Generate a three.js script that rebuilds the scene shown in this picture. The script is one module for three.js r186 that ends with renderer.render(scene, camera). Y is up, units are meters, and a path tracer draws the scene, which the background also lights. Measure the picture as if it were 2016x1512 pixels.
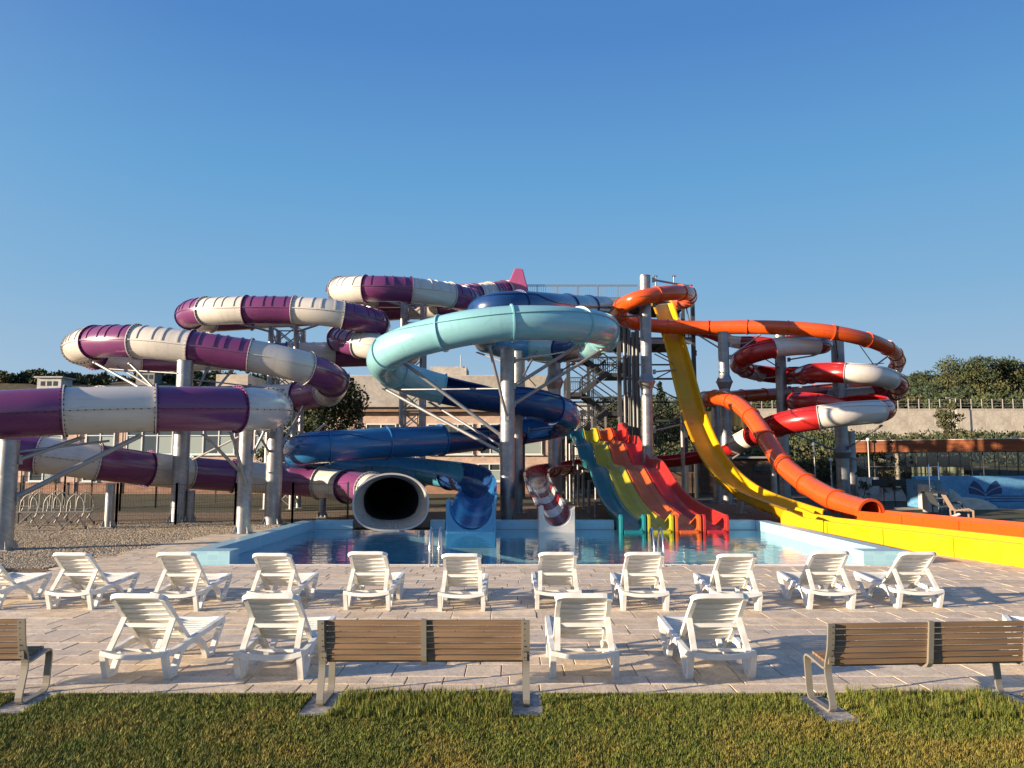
import * as THREE from 'three';
import { mergeGeometries } from 'three/addons/utils/BufferGeometryUtils.js';

// ---------------------------------------------------------------- camera, sky, sun, exposure
const scene = new THREE.Scene();
const F = 1512, PITCH = 6 * Math.PI / 180, EYE = 2.3;          // photo: 2016 x 1512 px, 53 degree lens
const camera = new THREE.PerspectiveCamera(53.13, 4 / 3, 0.1, 3000);
camera.position.set(0, EYE, 0);
camera.rotation.set(PITCH, 0, 0);
scene.add(camera);

const EXPOSURE = 2.4;
const SUN_EL = 10.5 * Math.PI / 180, SUN_AZ = 20 * Math.PI / 180;
const SUN = new THREE.Vector3(-Math.cos(SUN_AZ) * Math.cos(SUN_EL), Math.sin(SUN_EL), Math.sin(SUN_AZ) * Math.cos(SUN_EL));
{
  const w = 512, h = 256, d = new Float32Array(w * h * 4);
  const stops = [[-90, .17, .155, .13], [-6, .2, .19, .17], [-0.5, .38, .46, .54], [0, .42, .55, .68], [6, .345, .515, .69], [12, .225, .445, .685], [20, .14, .372, .668], [30, .084, .245, .58], [45, .06, .19, .5], [90, .04, .13, .4]];
  for (let j = 0; j < h; j++) {
    const e = ((j + .5) / h - .5) * 180, er = e * Math.PI / 180;
    let k = 0; while (k < stops.length - 2 && e > stops[k + 1][0]) k++;
    const a = stops[k], b = stops[k + 1], t = Math.min(1, Math.max(0, (e - a[0]) / (b[0] - a[0])));
    for (let i = 0; i < w; i++) {
      const az = ((i + .5) / w - .5) * 2 * Math.PI;
      const dir = [Math.cos(az) * Math.cos(er), Math.sin(er), Math.sin(az) * Math.cos(er)];
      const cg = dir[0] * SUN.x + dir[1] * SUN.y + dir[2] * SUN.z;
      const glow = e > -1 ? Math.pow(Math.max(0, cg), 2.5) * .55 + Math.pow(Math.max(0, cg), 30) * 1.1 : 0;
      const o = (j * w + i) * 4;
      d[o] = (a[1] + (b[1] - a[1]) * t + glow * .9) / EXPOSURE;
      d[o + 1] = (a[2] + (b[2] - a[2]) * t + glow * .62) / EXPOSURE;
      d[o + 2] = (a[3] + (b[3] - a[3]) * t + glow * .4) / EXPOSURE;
      d[o + 3] = 1;
    }
  }
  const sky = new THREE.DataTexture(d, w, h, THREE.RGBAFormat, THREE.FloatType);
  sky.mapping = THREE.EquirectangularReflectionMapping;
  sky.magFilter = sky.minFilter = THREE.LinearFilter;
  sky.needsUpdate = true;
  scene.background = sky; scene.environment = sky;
}
const sun = new THREE.DirectionalLight(new THREE.Color().setRGB(1, .81, .59), 5);
sun.position.copy(SUN).multiplyScalar(120).add(new THREE.Vector3(0, 0, -30));
sun.target.position.set(0, 0, -30);
sun.castShadow = true; sun.shadow.mapSize.set(4096, 4096); sun.shadow.radius = 1;
Object.assign(sun.shadow.camera, { left: -60, right: 60, top: 60, bottom: -60, near: 1, far: 320 });
scene.add(sun, sun.target);
const renderer = new THREE.WebGLRenderer({ antialias: true });
renderer.setSize(1024, 768);
renderer.toneMapping = THREE.LinearToneMapping;
renderer.toneMappingExposure = EXPOSURE;
renderer.shadowMap.enabled = true;

// ---------------------------------------------------------------- helpers
const V = (x, y, z) => new THREE.Vector3(x, y, z);
let seed = 12345;
function rnd() { seed = (seed + 0x6D2B79F5) | 0; let t = Math.imul(seed ^ seed >>> 15, 1 | seed); t = t + Math.imul(t ^ t >>> 7, 61 | t) ^ t; return ((t ^ t >>> 14) >>> 0) / 4294967296; }
const rr = (a, b) => a + (b - a) * rnd();
const C = (r, g, b) => new THREE.Color().setRGB(r, g, b);
// photo pixel + distance ahead -> point
function P(px, py, Z) {
  const dx = (px - 1008) / F, dy = (756 - py) / F, c = Math.cos(PITCH), s = Math.sin(PITCH);
  const y = dy * c + s, z = dy * s - c, k = Z / -z;
  return V(dx * k, EYE + y * k, -Z);
}
const PX = (px, Z) => P(px, 916, Z).x;
const PY = (py, Z) => P(1008, py, Z).y;
// photo pixel -> point on the level y
function G(px, py, y = 0) {
  const a = P(px, py, 1), k = (y - EYE) / (a.y - EYE);
  return V(a.x * k, y, -k);
}
const used = {};
function numbered(n) { if (used[n] === undefined) { used[n] = 0; return n; } used[n]++; return n + '_' + String(used[n]).padStart(3, '0'); }
function sh(o) { o.castShadow = true; o.receiveShadow = true; return o; }
function thing(name, label, category, group, pos) {
  const o = new THREE.Group(); o.name = numbered(name); scene.add(o);
  o.userData = { label, category }; if (group) o.userData.group = group;
  if (pos) o.position.copy(pos);
  return o;
}
function part(parent, name, geo, mat) { const m = sh(new THREE.Mesh(geo, mat)); m.name = name; parent.add(m); return m; }
function single(name, geo, mat, label, category, group) {
  const m = sh(new THREE.Mesh(geo, mat)); m.name = numbered(name); scene.add(m);
  m.userData = { label, category }; if (group) m.userData.group = group; return m;
}
function struct(name, geo, mat, label, category) {
  const m = sh(new THREE.Mesh(geo, mat)); m.name = numbered(name); scene.add(m);
  m.userData = { kind: 'structure' }; if (label) m.userData.label = label; if (category) m.userData.category = category; return m;
}
function copyThing(o, label) { const c = o.clone(); c.name = numbered(o.name); c.userData = { ...o.userData }; if (label) c.userData.label = label; scene.add(c); return c; }
function flat(g) {
  const n = g.index ? g.toNonIndexed() : g;
  for (const k of Object.keys(n.attributes)) if (!['position', 'normal', 'uv'].includes(k)) n.deleteAttribute(k);
  if (!n.attributes.uv) n.setAttribute('uv', new THREE.BufferAttribute(new Float32Array(n.attributes.position.count * 2), 2));
  if (!n.attributes.normal) n.computeVertexNormals();
  return n;
}
const M = list => mergeGeometries(list.map(flat));
// box with uv in metres (x along u)
function boxG(w, h, d, x = 0, y = 0, z = 0, ry = 0) {
  const g = new THREE.BoxGeometry(w, h, d); const uv = g.attributes.uv;
  const dims = [[d, h], [d, h], [w, d], [w, d], [w, h], [w, h]];
  for (let f = 0; f < 6; f++) for (let k = 0; k < 4; k++) uv.setXY(f * 4 + k, uv.getX(f * 4 + k) * dims[f][0], uv.getY(f * 4 + k) * dims[f][1]);
  if (ry) g.rotateY(ry);
  return g.translate(x, y, z);
}
function rod(a, b, r, seg = 8, r2) {
  const L = a.distanceTo(b), g = new THREE.CylinderGeometry(r2 ?? r, r, L, seg);
  const uv = g.attributes.uv; for (let i = 0; i < uv.count; i++) uv.setXY(i, uv.getX(i), uv.getY(i) * L);
  g.translate(0, L / 2, 0);
  g.applyQuaternion(new THREE.Quaternion().setFromUnitVectors(V(0, 1, 0), b.clone().sub(a).normalize()));
  return g.translate(a.x, a.y, a.z);
}
function pipe(pts, r, seg = 40, rad = 8, closed = false) { return new THREE.TubeGeometry(new THREE.CatmullRomCurve3(pts, closed, 'centripetal'), seg, r, rad, closed); }
function poly(pts) { const l = []; for (let i = 1; i < pts.length; i++) l.push([pts[i - 1], pts[i]]); return l; }
// rectangular bar swept along points; side = direction of its width
function bar(pts, side, wSide, wNorm, smooth = 0) {
  let q = pts;
  if (smooth) { const c = new THREE.CatmullRomCurve3(pts, false, 'centripetal'); q = c.getSpacedPoints(smooth); }
  const pos = [], idx = [], n = q.length, rings = [];
  for (let i = 0; i < n; i++) {
    const t = (q[Math.min(n - 1, i + 1)].clone().sub(q[Math.max(0, i - 1)])).normalize();
    const s = side.clone().sub(t.clone().multiplyScalar(side.dot(t))).normalize(), u = s.clone().cross(t);
    let k = 1; if (!smooth && i > 0 && i < n - 1) { const t1 = q[i].clone().sub(q[i - 1]).normalize(); k = 1 / Math.max(.5, t1.dot(t)); }
    rings.push([[1, 1], [-1, 1], [-1, -1], [1, -1]].map(([a, b]) => q[i].clone().addScaledVector(s, a * wSide / 2).addScaledVector(u, b * wNorm / 2 * k)));
  }
  const quad = (a, b, c, d) => { const o = pos.length / 3; for (const p of [a, b, c, d]) pos.push(p.x, p.y, p.z); idx.push(o, o + 1, o + 2, o, o + 2, o + 3); };
  for (let i = 0; i < n - 1; i++) for (let k = 0; k < 4; k++) quad(rings[i][k], rings[i][(k + 1) % 4], rings[i + 1][(k + 1) % 4], rings[i + 1][k]);
  quad(rings[0][3], rings[0][2], rings[0][1], rings[0][0]); quad(...rings[n - 1]);
  const g = new THREE.BufferGeometry(); g.setAttribute('position', new THREE.Float32BufferAttribute(pos, 3));
  const uvs = []; for (let i = 0; i < pos.length / 3; i++) uvs.push((pos[i * 3] + pos[i * 3 + 2]), pos[i * 3 + 1]);
  g.setAttribute('uv', new THREE.Float32BufferAttribute(uvs, 2));
  g.setIndex(idx); g.computeVertexNormals(); return g;
}
// seeded value noise
const NG = new Float32Array(65536); for (let i = 0; i < 65536; i++) NG[i] = rnd();
function vn(x, y, per = 256, pery = per) {
  const xi = Math.floor(x), yi = Math.floor(y), fx = x - xi, fy = y - yi, sx = fx * fx * (3 - 2 * fx), sy = fy * fy * (3 - 2 * fy);
  const w = (v, p) => ((v % p) + p) % p, g = (a, b) => NG[(w(b, pery) & 255) * 256 + (w(a, per) & 255)];
  return (g(xi, yi) * (1 - sx) + g(xi + 1, yi) * sx) * (1 - sy) + (g(xi, yi + 1) * (1 - sx) + g(xi + 1, yi + 1) * sx) * sy;
}
function fbm(x, y, per, o = 4, pery = per) { let s = 0, a = .5, n = 0; for (let i = 0; i < o; i++) { s += a * vn(x, y, per, pery); n += a; a *= .5; x *= 2; y *= 2; per *= 2; pery *= 2; } return s / n; }
function tex(w, h, fn, srgb = true, rep = 1) {
  const d = new Uint8Array(w * h * 4);
  for (let j = 0; j < h; j++) for (let i = 0; i < w; i++) { const c = fn(i / w, j / h, i, j), o = (j * w + i) * 4; for (let k = 0; k < 3; k++) d[o + k] = Math.max(0, Math.min(255, c[k] * 255)); d[o + 3] = 255; }
  const t = new THREE.DataTexture(d, w, h); t.wrapS = t.wrapT = THREE.RepeatWrapping; t.magFilter = THREE.LinearFilter; t.minFilter = THREE.LinearMipmapLinearFilter; t.generateMipmaps = true;
  if (srgb) t.colorSpace = THREE.SRGBColorSpace; t.repeat.set(rep, rep); t.needsUpdate = true; return t;
}
const std = (c, rough = .7, o = {}) => new THREE.MeshStandardMaterial({ color: c, roughness: rough, side: THREE.DoubleSide, ...o });

// ---------------------------------------------------------------- materials
const scuff = tex(256, 256, (u, v) => { const s = .62 + .5 * fbm(u * 8, v * 8, 8, 5); return [s, s, s]; }, false, .7);
const gelTex = tex(512, 512, (u, v) => { const a = fbm(u * 6, v * 6, 6, 5), st = fbm(u * 48, v * 4, 48, 4, 4), sp = fbm(u * 60 + 5, v * 60, 60, 2); const k = .95 + .08 * (a - .5) - .16 * Math.max(0, st - .62) - (sp > .78 ? .05 : 0); return [k, k * .995, k * .985]; }, true, .22);
const gelRough = tex(256, 256, (u, v) => { const a = fbm(u * 8, v * 8, 8, 5), k = .8 + .5 * (a - .3); return [k, k, k]; }, false, .3);
const gel = (c, rough = .3, coat = .35) => new THREE.MeshPhysicalMaterial({ color: c, map: gelTex, roughness: rough, roughnessMap: gelRough, clearcoat: coat, clearcoatRoughness: .16, side: THREE.DoubleSide });
const steelTex = tex(256, 256, (u, v) => { const n = fbm(u * 16, v * 16, 16, 4), m = fbm(u * 4, v * 4, 4, 3), d = Math.abs(((u + v) % 1) - .5) < .012 ? -.12 : 0; const s = .72 + .12 * (n - .5) + .1 * (m - .5) + d * .5; return [s, s * 1.005, s * 1.01]; }, true, 1);
const steelRough = tex(128, 128, (u, v) => { const n = fbm(u * 10, v * 10, 10, 4); return [0, .42 + .16 * (n - .3), .6]; }, false, 1);
const MAT = {
  white: gel(C(.66, .63, .58)), purple: gel(C(.18, .045, .15)), pink: gel(C(.42, .09, .22), .35),
  turq: gel(C(.27, .57, .63)), turqDark: gel(C(.09, .36, .48)), navy: gel(C(.014, .055, .19)), blue: gel(C(.022, .15, .4)), sky: gel(C(.07, .33, .58)),
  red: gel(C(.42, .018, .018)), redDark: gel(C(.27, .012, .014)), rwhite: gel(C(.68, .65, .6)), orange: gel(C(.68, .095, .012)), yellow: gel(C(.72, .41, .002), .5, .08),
  teal: gel(C(.006, .2, .22), .5, .05), lime: gel(C(.45, .4, .01), .5, .05), lorange: gel(C(.62, .11, .012), .5, .05), lred: gel(C(.5, .022, .018), .5, .05), tunnelShade: std(C(.02, .014, .018), .7),  // last entry: near-black tube inside, tunnel darkness put into the colour
  steel: new THREE.MeshStandardMaterial({ map: steelTex, roughnessMap: steelRough, color: C(.6, .6, .61), metalness: .7, roughness: 1, side: THREE.DoubleSide }),
  strut: std(C(.3, .3, .3), .5, { metalness: .55 }), darkSteel: std(C(.075, .078, .082), .5, { metalness: .4 }), bolt: std(C(.05, .04, .05), .5, { metalness: .5 }),
  inox: std(C(.72, .72, .72), .18, { metalness: 1 }),
};

// ---------------------------------------------------------------- swept slide geometry
function makeFrames(ctrl, ds = .2, bank = 0) {
  const c = new THREE.CatmullRomCurve3(ctrl.map(a => a.isVector3 ? a : P(...a)), false, 'centripetal'); c.arcLengthDivisions = 2000;
  const L = c.getLength(), n = Math.ceil(L / ds), f = [];
  for (let i = 0; i <= n; i++) f.push({ p: c.getPointAt(i / n), t: c.getTangentAt(i / n), d: L * i / n });
  const up = V(0, 1, 0);
  for (const a of f) { a.s = a.t.clone().cross(up).normalize(); a.u = a.s.clone().cross(a.t); }
  if (bank) {
    const k = f.map((a, i) => { const A = f[Math.max(0, i - 4)], B = f[Math.min(n, i + 4)]; return B.t.clone().sub(A.t).dot(a.s) / Math.max(.01, B.d - A.d); });
    const sm = k.map((_, i) => { let s = 0, m = 0; for (let j = -9; j <= 9; j++) if (k[i + j] !== undefined) { s += k[i + j]; m++; } return s / m; });
    f.forEach((a, i) => { const b = Math.max(-.75, Math.min(.75, sm[i] * bank)); const s = a.s.clone(), u = a.u.clone(); a.u = u.clone().multiplyScalar(Math.cos(b)).addScaledVector(s, Math.sin(b)); a.s = s.multiplyScalar(Math.cos(b)).addScaledVector(u, -Math.sin(b)); });
  }
  f.L = L; return f;
}
const at = (f, s, u, t = 0) => f.p.clone().addScaledVector(f.s, s).addScaledVector(f.u, u).addScaledVector(f.t, t);
function sweep(fr, i0, i1, strips) {            // strips: functions(frame) -> [[s,u]...], closed flag on function
  const parts = [];
  for (const st of strips) {
    const pos = [], idx = [], uvs = []; let m = 0;
    for (let i = i0; i <= i1; i++) { const pr = st.f(fr[i]); m = pr.length; let w = 0; pr.forEach(([s, u], k) => { const q = at(fr[i], s, u); if (k) w += Math.hypot(s - pr[k - 1][0], u - pr[k - 1][1]); pos.push(q.x, q.y, q.z); uvs.push(fr[i].p.x * .6 + fr[i].p.z * .8, w); }); }
    const lim = st.closed ? m : m - 1;
    for (let i = 0; i < i1 - i0; i++) for (let k = 0; k < lim; k++) { const a = i * m + k, b = i * m + (k + 1) % m, c = a + m, d = b + m; idx.push(a, c, b, b, c, d); }
    const g = new THREE.BufferGeometry(); g.setAttribute('position', new THREE.Float32BufferAttribute(pos, 3)); g.setAttribute('uv', new THREE.Float32BufferAttribute(uvs, 2)); g.setIndex(idx); g.computeVertexNormals(); parts.push(g);
  }
  return parts.length > 1 ? M(parts) : parts[0];
}
const sqz = (a, q) => q && Math.cos(a) > 0 ? [Math.sign(Math.sin(a)) * Math.pow(Math.abs(Math.sin(a)), 1 - .45 * q), Math.pow(Math.cos(a), 1 - .45 * q)] : [Math.sin(a), Math.cos(a)];
const ring = (n, rx, ry, a0 = 0, a1 = 2 * Math.PI, q = 0) => { const r = [], full = Math.abs(a1 - a0 - 2 * Math.PI) < 1e-6; for (let i = 0; i < (full ? n : n + 1); i++) { const a = a0 + (a1 - a0) * i / n; const [S, K] = sqz(a, q); r.push([rx * S, -ry * K]); } return r; };
function collar(f, rx, ry, w, t0, t1, a0, a1, n = 36, q = 0) {
  const full = a0 === undefined, ang = []; for (let i = 0; i <= n; i++) ang.push(full ? 2 * Math.PI * i / n : a0 + (a1 - a0) * i / n);
  const strips = [[[t0, 0], [t0, w]], [[t0, w], [t1, w]], [[t1, w], [t1, 0]]], out = [];
  for (const st of strips) {
    const pos = [], idx = [];
    for (const a of ang) for (const [t, e] of st) { const [S, K] = sqz(a, q), o = at(f, (rx + e) * S, -(ry + e) * K, t); pos.push(o.x, o.y, o.z); }
    for (let i = 0; i < n; i++) { const a = i * 2; idx.push(a, a + 1, a + 2, a + 1, a + 3, a + 2); }
    const g = new THREE.BufferGeometry(); g.setAttribute('position', new THREE.Float32BufferAttribute(pos, 3)); g.setIndex(idx); g.computeVertexNormals(); out.push(g);
  }
  return M(out);
}
// opts: r, joints (distances), kind(k, mid) -> {mat, open (half angle) or 0, ribs}
function buildSlide(grp, fr, o) {
  const ix = d => Math.max(0, Math.min(fr.length - 1, Math.round(d / fr.L * (fr.length - 1))));
  const J = o.joints; const TH = .03;
  for (let k = 0; k < J.length - 1; k++) {
    const i0 = ix(J[k]), i1 = ix(J[k + 1]); if (i1 - i0 < 1) continue;
    const mid = fr[(i0 + i1) >> 1], K = o.kind(k, mid, (J[k] + J[k + 1]) / 2), rad = o.rad || (() => [o.r, o.r]);
    const A = K.open;
    const strips = [];
    if (!A) { strips.push({ closed: true, f: f => { const [a, b, q] = rad(f); return ring(o.seg || 40, a, b, 0, 2 * Math.PI, q); } }); if (K.inner) strips.push({ closed: true, f: f => { const [a, b, q] = rad(f); return ring(o.seg || 40, a - TH, b - TH, 0, 2 * Math.PI, q); } }); }
    else {
      const l = K.left ?? A, r_ = K.right ?? A;
      strips.push({ f: f => { const [a, b] = rad(f); return ring(26, a, b, -l, r_); } }, { f: f => { const [a, b] = rad(f); return ring(26, a - TH, b - TH, -l, r_); } });
      for (const s of [-l, r_]) strips.push({ f: f => { const [a, b] = rad(f); return [[(a + .07) * Math.sin(s), -(b + .07) * Math.cos(s)], [(a - TH) * Math.sin(s), -(b - TH) * Math.cos(s)]]; } },
        { f: f => { const [a, b] = rad(f), d = .05; const x = (a + .07) * Math.sin(s), y = -(b + .07) * Math.cos(s); return [[x, y], [x + Math.cos(s) * -Math.sign(s) * d * 0, y - d]]; } });
    }
    const sec = part(grp, A ? 'trough_section' : 'tube_section', sweep(fr, i0, i1, strips), K.mat);
    if (K.label) sec.userData.label = K.label;
    if (K.tunnelShade) part(sec, 'tunnel_shade_skin', sweep(fr, i0, i1, [{ closed: true, f: f => { const [a, b, q] = rad(f); return ring(o.seg || 40, a - TH, b - TH, 0, 2 * Math.PI, q); } }]), MAT.tunnelShade);  // near-black inner skin, paints the unlit depth behind the mouth
    const fw = o.fw ?? .085, ft = o.ft ?? .03;
    for (const [i, s] of [[i0, 1], [i1, -1]]) {
      if ((i === 0 || i === fr.length - 1) && !o.endFlange) continue;
      const [a, b] = rad(fr[i]);
      part(sec, 'flange', A ? collar(fr[i], a, b, fw, 0, s * ft, -(K.left ?? A), K.right ?? A, 24) : collar(fr[i], a, b, fw, 0, s * ft, undefined, undefined, 40, rad(fr[i])[2]), K.mat);
      if (o.bolts && !A) {
        const bl = []; const nb = 30;
        for (let q = 0; q < nb; q++) { const an = 2 * Math.PI * (q + .5) / nb; const e = fw * .55; const g = new THREE.BoxGeometry(.034, .034, .03); const c = at(fr[i], (a + e) * Math.sin(an), -(b + e) * Math.cos(an), s * (ft + .012)); const m = new THREE.Matrix4().makeBasis(fr[i].s, fr[i].u, fr[i].t); g.applyMatrix4(m); g.translate(c.x, c.y, c.z); bl.push(g); }
        part(sec, 'flange_bolts', M(bl), MAT.bolt).userData.kind = 'stuff';
      }
    }
    if (!A && o.seam !== false) for (const s of [-1, 1]) {
      const e = o.seamW ?? .05, rf = f => rad(f)[0];
      part(sec, 'seam_rib', sweep(fr, i0, i1, [{ f: f => [[s * rf(f), .016], [s * (rf(f) + e), .016]] }, { f: f => [[s * (rf(f) + e), .016], [s * (rf(f) + e), -.016]] }, { f: f => [[s * (rf(f) + e), -.016], [s * rf(f), -.016]] }]), K.mat);
      if (o.bolts && (K.near ?? mid.p.z > -30)) {
        const bl = []; for (let i = i0 + 1; i < i1; i += 1) { const g = new THREE.BoxGeometry(.03, .03, .03); const c = at(fr[i], s * (rf(fr[i]) + .03), -.03); g.translate(c.x, c.y, c.z); bl.push(g); }
        if (bl.length) part(sec, 'seam_bolts', M(bl), MAT.bolt).userData.kind = 'stuff';
      }
    } else if (A) for (const s of [-1, 1]) {
      const e = .045; part(sec, 'seam_rib', sweep(fr, i0, i1, [{ f: f => { const a = rad(f)[0]; return [[s * a * .985, .012], [s * (a + e), .012]]; } }, { f: f => { const a = rad(f)[0]; return [[s * (a + e), .012], [s * (a + e), -.012]]; } }, { f: f => { const a = rad(f)[0]; return [[s * (a + e), -.012], [s * a * .985, -.012]]; } }]), K.mat);
    }
    if (K.ribs) for (let q = 1; q <= K.ribs; q++) {
      const fi = fr[Math.round(i0 + (i1 - i0) * q / (K.ribs + 1))], [a, b] = rad(fi);
      part(sec, 'stiffening_rib', collar(fi, a, b, .035, -.035, .035, Math.PI * .53, Math.PI * 1.47, 20), K.ribMat || K.mat);
    }
  }
}
function jointsFrom(fr, anchor, len, first = 0, last) {    // joints every len metres so that one falls at the point nearest anchor
  let best = 0, bd = 1e9; fr.forEach((f, i) => { const d = f.p.distanceTo(anchor); if (d < bd) { bd = d; best = i; } });
  const s0 = fr[best].d; let s = s0 - Math.floor((s0 - first) / len) * len; const J = [first]; if (s - first > .6) J.push(s); else if (s > first + 1e-6) { /* short first piece joins the next */ }
  const end = last ?? fr.L; for (s += len; s < end - .6; s += len) J.push(s); J.push(end); return J;
}
function fillJoints(a, b, len) { const n = Math.max(1, Math.round((b - a) / len)), r = []; for (let i = 0; i <= n; i++) r.push(a + (b - a) * i / n); return r; }

// ---------------------------------------------------------------- ground
const POOL = { x0: -7.55, x1: 9.2, z0: -18.15, z1: -28.1 };
const shapeXZ = pts => { const s = new THREE.Shape(); pts.forEach(([x, z], i) => i ? s.lineTo(x, -z) : s.moveTo(x, -z)); return s; };
function sheet(pts, y, holes = []) {
  const s = shapeXZ(pts); for (const h of holes) s.holes.push(shapeXZ(h));
  const g = new THREE.ShapeGeometry(s); g.rotateX(-Math.PI / 2); return g.translate(0, y, 0);
}
const poolRect = (m = 0) => [[POOL.x0 - m, POOL.z0 + m], [POOL.x1 + m, POOL.z0 + m], [POOL.x1 + m, POOL.z1 - m], [POOL.x0 - m, POOL.z1 - m]];
const earthTex = tex(512, 512, (u, v) => { const n = fbm(u * 32, v * 32, 32, 4), m = fbm(u * 6, v * 6, 6, 4); const k = .5 + .9 * (n - .5); return [.36 * k + .1 * m, .31 * k + .1 * m, .2 * k + .05 * m]; }, true, .25);
struct('ground', sheet([[-900, 60], [900, 60], [900, -900], [-900, -900]], -.05, [poolRect(.02)]), std(0xffffff, .95, { map: earthTex }));
const grassTex = tex(512, 512, (u, v) => { const n = fbm(u * 64, v * 64, 64, 3), m = fbm(u * 5 + 3, v * 5, 5, 4), p = Math.max(0, fbm(u * 11, v * 11 + 7, 11, 4) - .52) * 2.2; const k = .55 + .9 * (n - .4); return [(.27 + .16 * m + .22 * p) * k, (.29 + .1 * m + .08 * p) * k, (.1 + .03 * p) * k]; }, true, .5);
const lawnMat = std(0xffffff, .95, { map: grassTex, bumpMap: grassTex, bumpScale: .02 });
struct('lawn', sheet([[-14, 14], [14, 14], [14, -8.05], [-14, -8.05]], -.012), lawnMat);
struct('lawn', sheet([[-40, -8.05], [-10.05, -8.05], [-10.05, -15], [-10.35, -16.6], [-11.2, -17.3], [-13.5, -17.9], [-40, -18.2]], -.012), lawnMat);
struct('lawn', sheet([[-90, -38], [-13, -38], [-4, -44], [-2, -62], [-90, -62]], -.012), lawnMat);
struct('lawn', sheet([[17.5, -30], [60, -30], [60, -40], [17.5, -40]], -.012), lawnMat);
// gravel under the slides
const gravelTex = tex(1024, 1024, (u, v) => { const n = vn(u * 170, v * 170, 170), n2 = vn(u * 90 + 9, v * 90, 90), m = fbm(u * 7, v * 7, 7, 4); const k = .42 + .75 * n * n2 + .35 * (n > .7) * n2; return [(.62 + .14 * m) * k, (.53 + .1 * m) * k, (.42 + .04 * m) * k]; }, true, .33);
const gravel = struct('gravel_bed', sheet([[-60, -18.2], [-13.5, -17.9], [-11.2, -17.3], [-10.35, -16.6], [-10.05, -18], [-9.95, -24.5], [-8.3, -28.8], [13.5, -29.2], [13.5, -48], [-13, -38], [-60, -38]], -.02), std(0xffffff, .95, { map: gravelTex, bumpMap: gravelTex, bumpScale: .03 }));
{
  const g = new THREE.IcosahedronGeometry(1, 0); g.scale(1, .62, .8); const n = 60000;
  const im = new THREE.InstancedMesh(g, std(0xffffff, .9), n); im.name = 'gravel_stones'; const m = new THREE.Matrix4(), q = new THREE.Quaternion(), e = new THREE.Euler(), col = new THREE.Color();
  let k = 0; while (k < n) {
    const z = -(17.6 + 14 * Math.pow(rnd(), 1.5)), x = rr(-22, -8.2); const lim = z > -18 ? -10.5 : z > -24.5 ? -10.02 : -10 + (-z - 24.5) * .38; if (x > lim || x < z * .72 - 1.5) continue;
    const s = rr(.01, .026); e.set(rnd() * 3, rnd() * 6, rnd() * 3); q.setFromEuler(e); m.compose(V(x, -.012, z), q, V(s, s, s)); im.setMatrixAt(k, m);
    const t = rr(.16, .5), w = rnd(); col.setRGB(t * (1.12 + .1 * w), t * (.93 + .06 * w), t * .7); im.setColorAt(k, col); k++;
  }
  im.userData = { kind: 'stuff', label: 'loose pale gravel stones under the purple slide', category: 'gravel' }; sh(im); scene.add(im);
}
// ---------------------------------------------------------------- stone paving: slabs one by one
const slabTex = tex(512, 512, (u, v) => { const n = fbm(u * 40, v * 40, 40, 4), m = fbm(u * 5, v * 5, 5, 4), st = fbm(u * 9 + 2, v * 12, 9, 4, 12), pit = fbm(u * 70, v * 70, 70, 2) > .72 ? -.12 : 0; const k = .84 + .16 * (n - .5) + .16 * (m - .5) + .08 * (st - .5) + pit * .7; return [k, k * .985, k * .95]; }, true, 1);
const slabTones = [[.70, .585, .46], [.66, .55, .44], [.74, .60, .44], [.63, .53, .43], [.70, .57, .43], [.66, .57, .48], [.77, .65, .51], [.60, .495, .39]];
const slabMats = slabTones.map(([r, g, b], i) => { const t = slabTex.clone(); t.offset.set(rnd(), rnd()); t.repeat.set(.9, .9); t.rotation = i * .7; t.needsUpdate = true; return std(C(r * 1.32, g * 1.32, b * 1.32), .95, { map: t, bumpMap: t, bumpScale: .004 }); });
function slabGeo(w, d) {
  const g = .005, c = .006, x = w / 2 - g, z = d / 2 - g, y0 = -.04, y1 = -c;
  const L = [[-x, z], [x, z], [x, -z], [-x, -z]], T = [[-x + c, z - c], [x - c, z - c], [x - c, -z + c], [-x + c, -z + c]], pos = [], uv = [];
  const tri = (...p) => p.forEach(a => { pos.push(...a); uv.push(a[0] + a[1] * .5, a[2]); });
  const quad = (a, b, cc, dd) => { tri(a, b, cc); tri(a, cc, dd); };
  quad(...T.map(([a, b]) => [a, 0, b]));
  for (let k = 0; k < 4; k++) { const n = (k + 1) % 4; quad([L[k][0], y1, L[k][1]], [L[n][0], y1, L[n][1]], [T[n][0], 0, T[n][1]], [T[k][0], 0, T[k][1]]); quad([L[k][0], y0, L[k][1]], [L[n][0], y0, L[n][1]], [L[n][0], y1, L[n][1]], [L[k][0], y1, L[k][1]]); }
  const q = new THREE.BufferGeometry(); q.setAttribute('position', new THREE.Float32BufferAttribute(pos, 3)); q.setAttribute('uv', new THREE.Float32BufferAttribute(uv, 2)); q.computeVertexNormals(); return q;
}
const paving = struct('paving', sheet([[-10.05, -8.05], [30, -8.05], [30, -17], [12.0, -17], [9.75, -28.6], [POOL.x1, -28.6], [POOL.x1, POOL.z0], [POOL.x0, POOL.z0], [POOL.x0, -28.6], [-8.3, -28.6], [-9.95, -24.5], [-10.05, -18]], -.03), std(C(.38, .33, .27), .95), 'beige stone slab paving round the pool', 'paving');
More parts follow.
